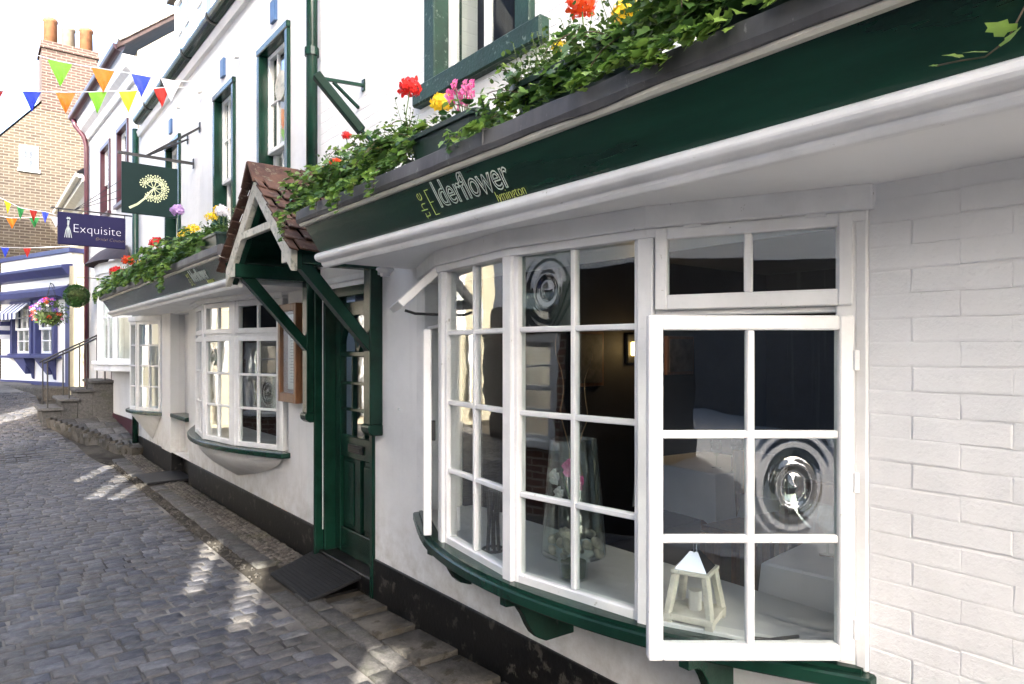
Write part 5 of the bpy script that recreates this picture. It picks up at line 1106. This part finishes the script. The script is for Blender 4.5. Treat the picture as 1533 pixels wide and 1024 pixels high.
def ivy(label, y0, y1, tx, zt, nst, fill, solo=True, size=.038, clumps=(), group='ivy plants trailing over the ledges', top=.07, nst_len=(4, 9)):
    t = thing('ivy_plant', label, 'ivy', (-tx, (y0+y1)/2, zt-.05), group); L = []; Yg = []; b = B(XYZ)
    def lay(p, young=False, f=1.0):
        d = Vector((-random.uniform(.5, 1), random.uniform(-.8, .8), random.uniform(-.3, .6))); (Yg if young else L).append((p, leaf_rot(d, .45), size*random.uniform(.7, 1.2)*f))
    for k in range(nst):                                   # short shoots arching out of the mass
        y = random.uniform(y0, y1); n = random.randint(*nst_len)
        pts = strand((-tx-.05, y, zt+random.uniform(-.02, .04)), (-random.uniform(.5, 1), random.uniform(-.8, .8), random.uniform(-.2, .4)), n, size*.62, .05, floor=True)
        b.tube(pts, [.0018]*len(pts), 4, False)
        for i, p in enumerate(pts[1:]):
            for q in range(random.choice((1, 2))): lay(p+Vector((random.gauss(0, .008), random.gauss(0, .012), random.gauss(0, .008))), i > n*.5 and random.random() < .7, 1-.3*i/n)
    for k in range(fill):                                  # leafy mass over the trough and down its front
        y = random.uniform(y0-.02, y1+.02); u = random.random(); w_ = .5+.5*noise.noise(Vector((y*9, tx*3, 2)))
        lay(Vector((-tx+.05-.17*u+random.gauss(0, .015), y, zt+top*w_*1.3*(1-u*u)-(.13*u*u)+random.gauss(0, .018))), random.random() < .28)
    for cy, wd, ln, n in clumps:                           # clumps hanging over the lead
        for k in range(n):
            u = random.random(); y = cy+random.gauss(0, wd*(1-.55*u)); z = zt-.06-(zt-.06-2.40)*min(1, u*2.2) if u < .45 else 2.41-ln*(u-.45)/.55
            lay(Vector((-.60-.125*min(1, u*2.2)-random.uniform(0, .018), y, z+random.gauss(0, .008))), u > .35 and random.random() < .7, 1-.35*u)
        b.tube([(-.60, cy, zt-.05), (-.71, cy+.01, 2.42), (-.722, cy+.015, 2.41-ln)], .0018, 4, False)
    b.build('stems', 'ivy_stem', t)['kind'] = 'stuff'
    if solo:
        random.shuffle(L); solo_l = L[:190]; rest = L[190:]
        for p, e, s in solo_l: link('leaf', random.choice(LM['ivy_leaf']), t, p, e, s)
        for p, e, s in Yg[:110]: link('leaf', random.choice(LM['ivy_young']), t, p, e, s)
        if rest: joined('inner_leaves', 'ivy_leaf', rest, t)
        if Yg[110:]: joined('young_leaves', 'ivy_young', Yg[110:], t)
    else:
        joined('leaves', 'ivy_leaf', L, t)
        if Yg: joined('young_leaves', 'ivy_young', Yg, t)
    return t
def planter(label, y0, y1, tx, zt, d=.15, h=.15):
    t = thing('planter_trough', label, 'planter', (-tx, (y0+y1)/2, zt-h), 'plant troughs on the ledges'); c = (y0+y1)/2; L = (y1-y0)/2
    def rr(l, w, z, k=.045): return [(-tx+sx*(w-k)+k*math.cos(a), c+sy*(l-k)+k*math.sin(a), z) for sx, sy, a0 in ((1, 1, 0), (-1, 1, 90), (-1, -1, 180), (1, -1, 270)) for a in (R(a0), R(a0+45), R(a0+90))]
    def loft(b, rings):
        pv = None
        for r_ in rings:
            vv = [b.bm.verts.new(p) for p in r_]
            if pv: [b.bm.faces.new((pv[i], pv[(i+1) % 12], vv[(i+1) % 12], vv[i])) for i in range(12)]
            pv = vv
        return b
    loft(B(XYZ), [rr(L-.04, d/2-.02, zt-h), rr(L-.012, d/2-.006, zt-.012), rr(L-.02, d/2-.014, zt-.03)]).build('trough', 'green_plastic', t, smooth=False)
    loft(B(XYZ), [rr(L, d/2+.006, zt-.022), rr(L+.002, d/2+.008, zt-.004), rr(L-.004, d/2+.002, zt), rr(L-.018, d/2-.012, zt-.004)]).build('rim', 'green_plastic', t)
    b = B(XYZ); b.bm.faces.new([b.bm.verts.new(p) for p in rr(L-.015, d/2-.01, zt-.02)]); b.build('soil', 'soil', t); return t
def pom(c, r, mt, par, n, kind='ball', flat=.75):         # ruffled or clustered bloom
    b = B(XYZ); c = Vector(c)
    for i in range(n):
        ph = math.acos(1-(1.55 if kind == 'ball' else 1.75)*(i+.5)/n); a = i*2.39996; d = Vector((math.sin(ph)*math.cos(a), math.sin(ph)*math.sin(a), math.cos(ph)*flat))
        p = c+d*r*random.uniform(.86, 1.04); n_ = d.normalized(); u = n_.cross(Vector((.3, .5, .8))).normalized(); w_ = n_.cross(u); q = random.uniform(0, 6.28); u, w_ = u*math.cos(q)+w_*math.sin(q), w_*math.cos(q)-u*math.sin(q)
        s = r*(.34 if kind == 'ball' else .42)*random.uniform(.8, 1.15); tl = n_*s*random.uniform(.1, .7)
        vv = [b.bm.verts.new(x) for x in (p-u*s*.5-w_*s*.3, p-u*s*.35+w_*s*.55+tl*.6, p+w_*s*.75+tl, p+u*s*.4+w_*s*.5+tl*.6, p+u*s*.5-w_*s*.35)]
        b.bm.faces.new(vv)
    return b.build('bloom', mt, par, norm=False)
def geranium(label, blooms, base, mt, leaves=26, size=.05, group='geraniums', lmat='dark_leaf'):
    t = thing('geranium', label, 'flower', base, group); bs = Vector(base)
    for c, r in blooms:
        c = Vector(c); mid = bs.lerp(c, .5)+Vector((random.uniform(-.03, .03), random.uniform(-.03, .03), .02)); B(XYZ).tube([bs, mid, c], .0028, 5).build('stem', 'stem', t); pom(c, r*1.15, mt, t, 70, 'umbel', .85); pom(c-Vector((0, 0, r*.15)), r*.8, mt, t, 40, 'umbel', .8)
    lst = []
    for i in range(leaves):
        a = random.uniform(0, 6.28); rr = random.uniform(.02, .11); p = bs+Vector((math.cos(a)*rr*.8, math.sin(a)*rr*1.3, random.uniform(.0, .11))); d = Vector((math.cos(a), math.sin(a), .3)); lst.append((p, leaf_rot(d, .15), size*random.uniform(.6, 1.1)))
    for p, e, s in lst: link('leaf', random.choice(LM[lmat]), t, p, e, s)
    return t
def marigold(label, blooms, base, mt='yellow_petal', n=120, group='marigolds', fine=160, size=.018, sp=(.09, .14)):
    t = thing('marigold', label, 'flower', base, group); bs = Vector(base)
    for c, r in blooms: c = Vector(c); B(XYZ).tube([bs, bs.lerp(c, .6)+Vector((0, .01, 0)), c], .003, 5).build('stem', 'stem', t); pom(c, r, mt, t, n, 'ball', .62)
    lst = []
    for i in range(fine):
        a = random.uniform(0, 6.28); rr = random.uniform(0, 1)**.6; p = bs+Vector((math.cos(a)*rr*sp[0], math.sin(a)*rr*sp[1], random.uniform(0, .15)*(1.1-rr*.5))); d = Vector((math.cos(a)-.3, math.sin(a), random.uniform(0, 1))); lst.append((p, leaf_rot(d, .0), size*random.uniform(.7, 1.5)))
    joined('foliage', 'fine_leaf', lst, t); return t
def bush(label, y0, y1, tx, zt, hgt, n, size=.016, group='bushy trailing plants', spray=12):
    t = thing('bushy_plant', label, 'plant', (-tx, (y0+y1)/2, zt-.03), group); lst = []; b = B(XYZ)
    for k in range(spray):                                # airy upright sprigs
        y = random.uniform(y0, y1); h = hgt*random.uniform(.7, 1.25); top = Vector((-tx+random.uniform(-.06, .10), y+random.uniform(-.04, .04), zt+h)); bs = Vector((-tx, y, zt-.02)); b.tube([bs, bs.lerp(top, .5)+Vector((.01, 0, .01)), top], .0016, 4)
        for i in range(9):
            u = .35+.65*i/8; p = bs.lerp(top, u); a = random.uniform(0, 6.28); d = Vector((math.cos(a), math.sin(a), .6)); lst.append((p, leaf_rot(d, 0), size*random.uniform(.6, 1.1)))
    for i in range(n):
        y = random.uniform(y0, y1); p = Vector((-tx+random.gauss(-.0, .06), y, zt+hgt*random.uniform(-.1, .75)*random.uniform(.4, 1))); d = Vector((random.uniform(-1, .3), random.uniform(-1, 1), random.uniform(.0, 1))); lst.append((p, leaf_rot(d, .1), size*random.uniform(.7, 1.4)))
    b.build('sprigs', 'stem', t)['kind'] = 'stuff'; joined('foliage', 'fine_leaf', lst, t); return t
# near ledge, from the porch towards the camera: (y0, y1) of each trough, centre tx from the wall, rim height zt
TZ = 2.545
planter('dark green trough at the porch end of the near ledge, buried in ivy', 3.05, 3.58, .52, TZ); planter('dark green trough in front of the worn upper window, end uncovered', 2.08, 2.62, .52, TZ+.02)
planter('long dark green trough bare along its front beside the upper window', 1.28, 1.90, .52, TZ+.03); planter('dark green trough at the lead seam end of the ledge', .55, 1.15, .52, TZ)
ivy('ivy spilling off the porch end of the near ledge', 3.22, 3.80, .54, TZ+.01, 18, 620, clumps=[(3.72, .05, .16, 70), (3.5, .06, .03, 40), (3.28, .05, .06, 40)]); ivy('dense ivy hanging below the red and yellow flowers', 2.56, 3.22, .53, TZ+.02, 16, 620, clumps=[(3.02, .05, .10, 80), (2.86, .05, .05, 50), (2.66, .05, .09, 60)])
ivy('ivy trailing at the bare end of the trough below the pink begonia', 2.0, 2.10, .56, TZ-.05, 2, 40, top=.0, clumps=[(2.05, .04, .0, 30)], nst_len=(3, 5)); ivy('ivy beside the long bare trough', 1.64, 1.92, .53, TZ-.0, 6, 240, clumps=[(1.90, .03, .0, 50)], nst_len=(3, 6), top=.06)
ivy('ivy over the middle of the long bare trough', 1.22, 1.66, .54, TZ+.03, 8, 240, clumps=[(1.38, .04, .02, 60), (1.25, .03, .0, 40)], top=.05); ivy('large-leaved ivy cascading over the lead above the white moulding', .84, 1.24, .56, TZ+.03, 16, 380, size=.043, clumps=[(1.10, .05, .05, 80), (.97, .05, .03, 70), (1.2, .04, -.02, 40)]); ivy('ivy at the top right edge of the ledge', .56, .88, .52, TZ+.06, 8, 180, size=.043, clumps=[(.80, .04, -.01, 50), (.70, .04, -.03, 40), (.60, .04, -.03, 40)])
tp = thing('ivy_plant', 'single young ivy shoot hanging in at the far right end', 'ivy', (-.7, .30, 2.4), 'ivy plants trailing over the ledges')
pts = [Vector((-.70, .26, 2.43)), Vector((-.735, .31, 2.33)), Vector((-.745, .345, 2.21)), Vector((-.745, .372, 2.158)), Vector((-.74, .405, 2.142)), Vector((-.735, .444, 2.15)), Vector((-.73, .481, 2.155))]; B(XYZ).tube(pts, .0016, 5).build('stem', 'ivy_stem', tp)
for i, s, dy, dz in ((1, .05, .5, 0), (2, .048, -.6, .01), (2, .042, .9, .02), (3, .044, .3, .012), (3, .036, -.5, -.004), (4, .034, .9, .008), (5, .030, .5, .006), (6, .014, 1, 0)): link('leaf', random.choice(LM['ivy_young']), tp, pts[i]+Vector((0, 0, dz)), leaf_rot(Vector((-.5, dy, .5)), .25), s)
bush('fine-leaved plant under the red blooms next to the porch roof', 3.10, 3.75, .46, TZ+.03, .19, 900, .02); bush('airy sprigs left of the big red geranium', 2.72, 3.25, .46, TZ+.03, .20, 700, .02, spray=22); bush('airy bushy plant at the near corner of the worn upper window', 1.62, 2.0, .47, TZ+.03, .18, 800, .019, spray=34); bush('fine-leaved plant around the orange geranium', 1.05, 1.62, .47, TZ+.05, .15, 800, .02, spray=24)
geranium('big scarlet geranium head left of the worn window sill', [((-.43, 2.86, 2.905), .045)], (-.45, 2.80, TZ), 'red_petal', 30, .055); geranium('small red geranium head under the green trough light', [((-.40, 3.63, 2.87), .022)], (-.44, 3.55, TZ), 'red_petal', 14, .04)
geranium('orange-red geranium buds closest to the porch roof', [((-.42, 3.86, 2.72), .024), ((-.41, 3.79, 2.75), .022), ((-.42, 3.70, 2.735), .02)], (-.46, 3.6, TZ), 'orange_petal', 14, .04); geranium('orange geranium head rising beside the airy plant', [((-.43, 1.69, 2.835), .042)], (-.45, 1.62, TZ+.04), 'orange_petal', 26, .05)
geranium('red geranium at the top edge, right of the yellow marigold', [((-.45, 1.26, 2.655), .04), ((-.43, 1.34, 2.67), .03)], (-.46, 1.22, TZ), 'red_petal', 20, .045)
marigold('deep yellow marigold head between the scarlet geranium and the pink begonia', [((-.45, 2.54, 2.735), .050)], (-.46, 2.52, TZ)); marigold('yellow marigolds in the ivy by the porch', [((-.40, 3.42, 2.71), .05), ((-.40, 3.28, 2.70), .045), ((-.38, 3.55, 2.70), .035)], (-.42, 3.40, TZ), n=70)
marigold('yellow marigold left of the orange geranium', [((-.42, 1.81, 2.735), .030)], (-.45, 1.78, TZ+.03), n=80, fine=60); marigold('large bright yellow marigold right of the orange geranium', [((-.45, 1.46, 2.71), .052)], (-.46, 1.42, TZ+.02), fine=200)
def begonia(label, c, base, nfl, spread, group='begonias'):
    t = thing('begonia', label, 'flower', base, group); c = Vector(c)
    for i in range(nfl):
        a = i*2.4; rr = math.sqrt((i+.5)/nfl); p = c+Vector((-.02-.03*random.random(), spread*rr*math.cos(a), spread*.55*rr*math.sin(a))); r = random.uniform(.014, .021); b = B(XYZ); rot = Matrix.Rotation(random.uniform(-.6, .6), 3, 'Z') @ Matrix.Rotation(random.uniform(-.5, .5), 3, 'Y')
        for k in range(5):
            q = R(72*k+random.uniform(-8, 8)); ctr = Vector((0, math.cos(q)*r*.75, math.sin(q)*r*.75)); b.bm.faces.new([b.bm.verts.new(p+rot @ (ctr+Vector((-.004*math.cos(2*z_), math.cos(z_)*r*.62, math.sin(z_)*r*.62)))) for z_ in [6.283*m_/6 for m_ in range(6)]])
        o = b.build('bloom', 'pink_petal', t, norm=False); pom(p+Vector((-.006, 0, 0)), .005, 'yellow_petal', o, 8).name = 'flower_centre'
        B(XYZ).tube([Vector(base), p], .0018, 4).build('stem', 'stem', t)
    for i in range(22):
        a = random.uniform(0, 6.28); p = Vector(base)+Vector((math.cos(a)*.06, math.sin(a)*.10, random.uniform(.01, .09))); link('leaf', random.choice(LM['dark_leaf']), t, p, leaf_rot(Vector((math.cos(a), math.sin(a), .4)), .1), .035)
    return t
begonia('bright pink begonia blooms over the trough below the worn window', (-.48, 2.30, 2.69), (-.50, 2.30, TZ+.01), 13, .095); begonia('pink begonia at the top edge of the picture above the ivy', (-.45, 1.17, 2.66), (-.48, 1.17, TZ), 7, .06)
# far ledge
for y0, y1, lab in ((5.55, 6.25, 'dark green trough nearest the tiled porch on the far ledge'), (6.6, 7.3, 'second trough from the porch on the far ledge'), (7.9, 8.6, 'third trough from the porch on the far ledge'), (9.2, 9.9, 'farthest trough on the far ledge')): planter(lab, y0, y1, .50, 2.57, .17, .16)
ivy('ivy behind the tiled porch on the far ledge', 5.9, 6.6, .50, 2.58, 10, 300, False, .05, [(6.5, .06, .06, 60)]); ivy('ivy trailing down the middle of the far name board', 6.6, 7.5, .52, 2.58, 18, 520, False, .055, [(6.75, .10, .24, 150), (7.15, .12, .12, 120), (7.4, .08, .08, 70)]); ivy('ivy mass on the far ledge under the green hanging sign', 7.5, 9.0, .52, 2.56, 24, 820, False, .055, [(7.9, .1, .06, 80), (8.6, .1, .05, 80)], top=.11); ivy('ivy at the far end of the far ledge', 9.0, 11.0, .52, 2.54, 30, 1000, False, .055, [(9.6, .1, .05, 80), (10.3, .1, .06, 80), (10.85, .1, .10, 80)], top=.11)
for y0, y1, lab in ((5.6, 7.2, 'leafy plants on the far ledge next to the porch'), (7.2, 9.2, 'leafy plants on the far ledge below the sign'), (9.2, 10.9, 'leafy plants at the far end of the far ledge')): bush(lab, y0, y1, .46, 2.58, .17, 520, .026, spray=22)
for lab, bl in (('yellow marigolds nearest the porch on the far ledge', [((-.42, 6.05, 2.83), .06), ((-.42, 6.35, 2.82), .055)]), ('row of yellow marigolds on the far ledge left of the sash window', [((-.42, 6.95, 2.80), .06), ((-.42, 7.15, 2.80), .06), ((-.42, 7.35, 2.79), .055)]), ('yellow marigold on the far ledge beside the red geranium', [((-.44, 8.1, 2.68), .06)]), ('yellow marigold on the far ledge under the emblem sign', [((-.44, 9.3, 2.70), .06), ((-.46, 10.6, 2.62), .05)])): marigold(lab, bl, (-.44, bl[0][0][1], 2.57), n=50, fine=50, size=.03)
geranium('red geranium on the far ledge beside the third sash window', [((-.45, 8.45, 2.85), .06)], (-.46, 8.4, 2.57), 'red_petal', 8, .06); geranium('red geranium at the far end of the far ledge', [((-.5, 10.75, 2.72), .075)], (-.48, 10.7, 2.57), 'red_petal', 8, .06); geranium('orange geranium in front of the lead-roofed bow', [((-.45, 10.2, 2.83), .06)], (-.46, 10.15, 2.57), 'orange_petal', 8, .06); geranium('lilac flower on a tall stem on the far ledge', [((-.42, 7.6, 3.08), .055)], (-.44, 7.55, 2.57), 'lilac_petal', 6, .05)
# white flower by the porch on the far ledge
geranium('white flower next to the porch tiles', [((-.50, 5.72, 2.76), .045)], (-.48, 5.75, 2.57), 'white_petal', 6, .05)
# topiary ball and hanging baskets by the far shop
tb = thing('topiary_ball', 'clipped green topiary ball hanging beside the blue shop', 'topiary', (-.48, 15.5, 2.69)); lst = []
for i in range(900):
    ph = math.acos(1-2*(i+.5)/900); a = i*2.39996; d = Vector((math.sin(ph)*math.cos(a), math.sin(ph)*math.sin(a), math.cos(ph))); lst.append((Vector((-.48, 15.5, 2.69))+d*.20*random.uniform(.92, 1.05), leaf_rot(d, 0), .03))
joined('foliage', 'dark_leaf', lst, tb); B(XYZ).lathe([(0, -.17), (.12, -.12), (.17, 0), (.12, .12), (0, .17)], (-.48, 15.5, 2.69), 12).build('core', 'moss', tb)
B(XYZ).tube([(-.48, 15.5, 2.88), (-.48, 15.5, 3.05), (-.15, 15.5, 3.05)], .008, 6).build('hook', 'black_metal', tb)
def basket(label, c, r):
    t = thing('hanging_basket', label, 'hanging basket', c, 'hanging baskets'); c = Vector(c); B(XYZ).lathe([(0, -.24), (.12, -.2), (.20, -.06), (.21, 0), (0, 0)], c, 16).build('basket', 'moss', t); lst = []
    for i in range(700):
        ph = random.uniform(0, 2.5); a = random.uniform(0, 6.28); d = Vector((math.sin(ph)*math.cos(a), math.sin(ph)*math.sin(a), math.cos(ph)*.85)); lst.append((c+d*r*random.uniform(.6, 1.02)-Vector((0, 0, .03)), leaf_rot(d, .3), .045))
    joined('foliage', 'fine_leaf', lst, t)
    for k, (mt, n_) in enumerate((('violet_petal', 15), ('red_petal', 5), ('orange_petal', 4), ('white_petal', 12), ('pink_petal', 4))):
        for i in range(n_):
            ph = random.uniform(.2, 2.2); a = random.uniform(2.2, 5.6); d = Vector((math.sin(ph)*math.cos(a), math.sin(ph)*math.sin(a), math.cos(ph)*.85)); pom(c+d*r, .045 if k < 3 else .03, mt, t, 14, 'umbel')
    for a in (0, 2.1, 4.2): B(XYZ).tube([c+Vector((.2*math.cos(a), .2*math.sin(a), 0)), c+Vector((0, 0, .55))], .004, 4).build('chain', 'black_metal', t)
    B(XYZ).tube([c+Vector((0, 0, .55)), c+Vector((.1, .8, .6)), c+Vector((.2, 1.7, .6))], .01, 6).build('bracket', 'black_metal', t)
basket('hanging basket of violet and red flowers in front of the blue shop windows', (-.90, 15.5, 2.36), .30); basket('hanging basket cut off at the left edge of the picture', (-2.02, 17.5, 2.45), .32)
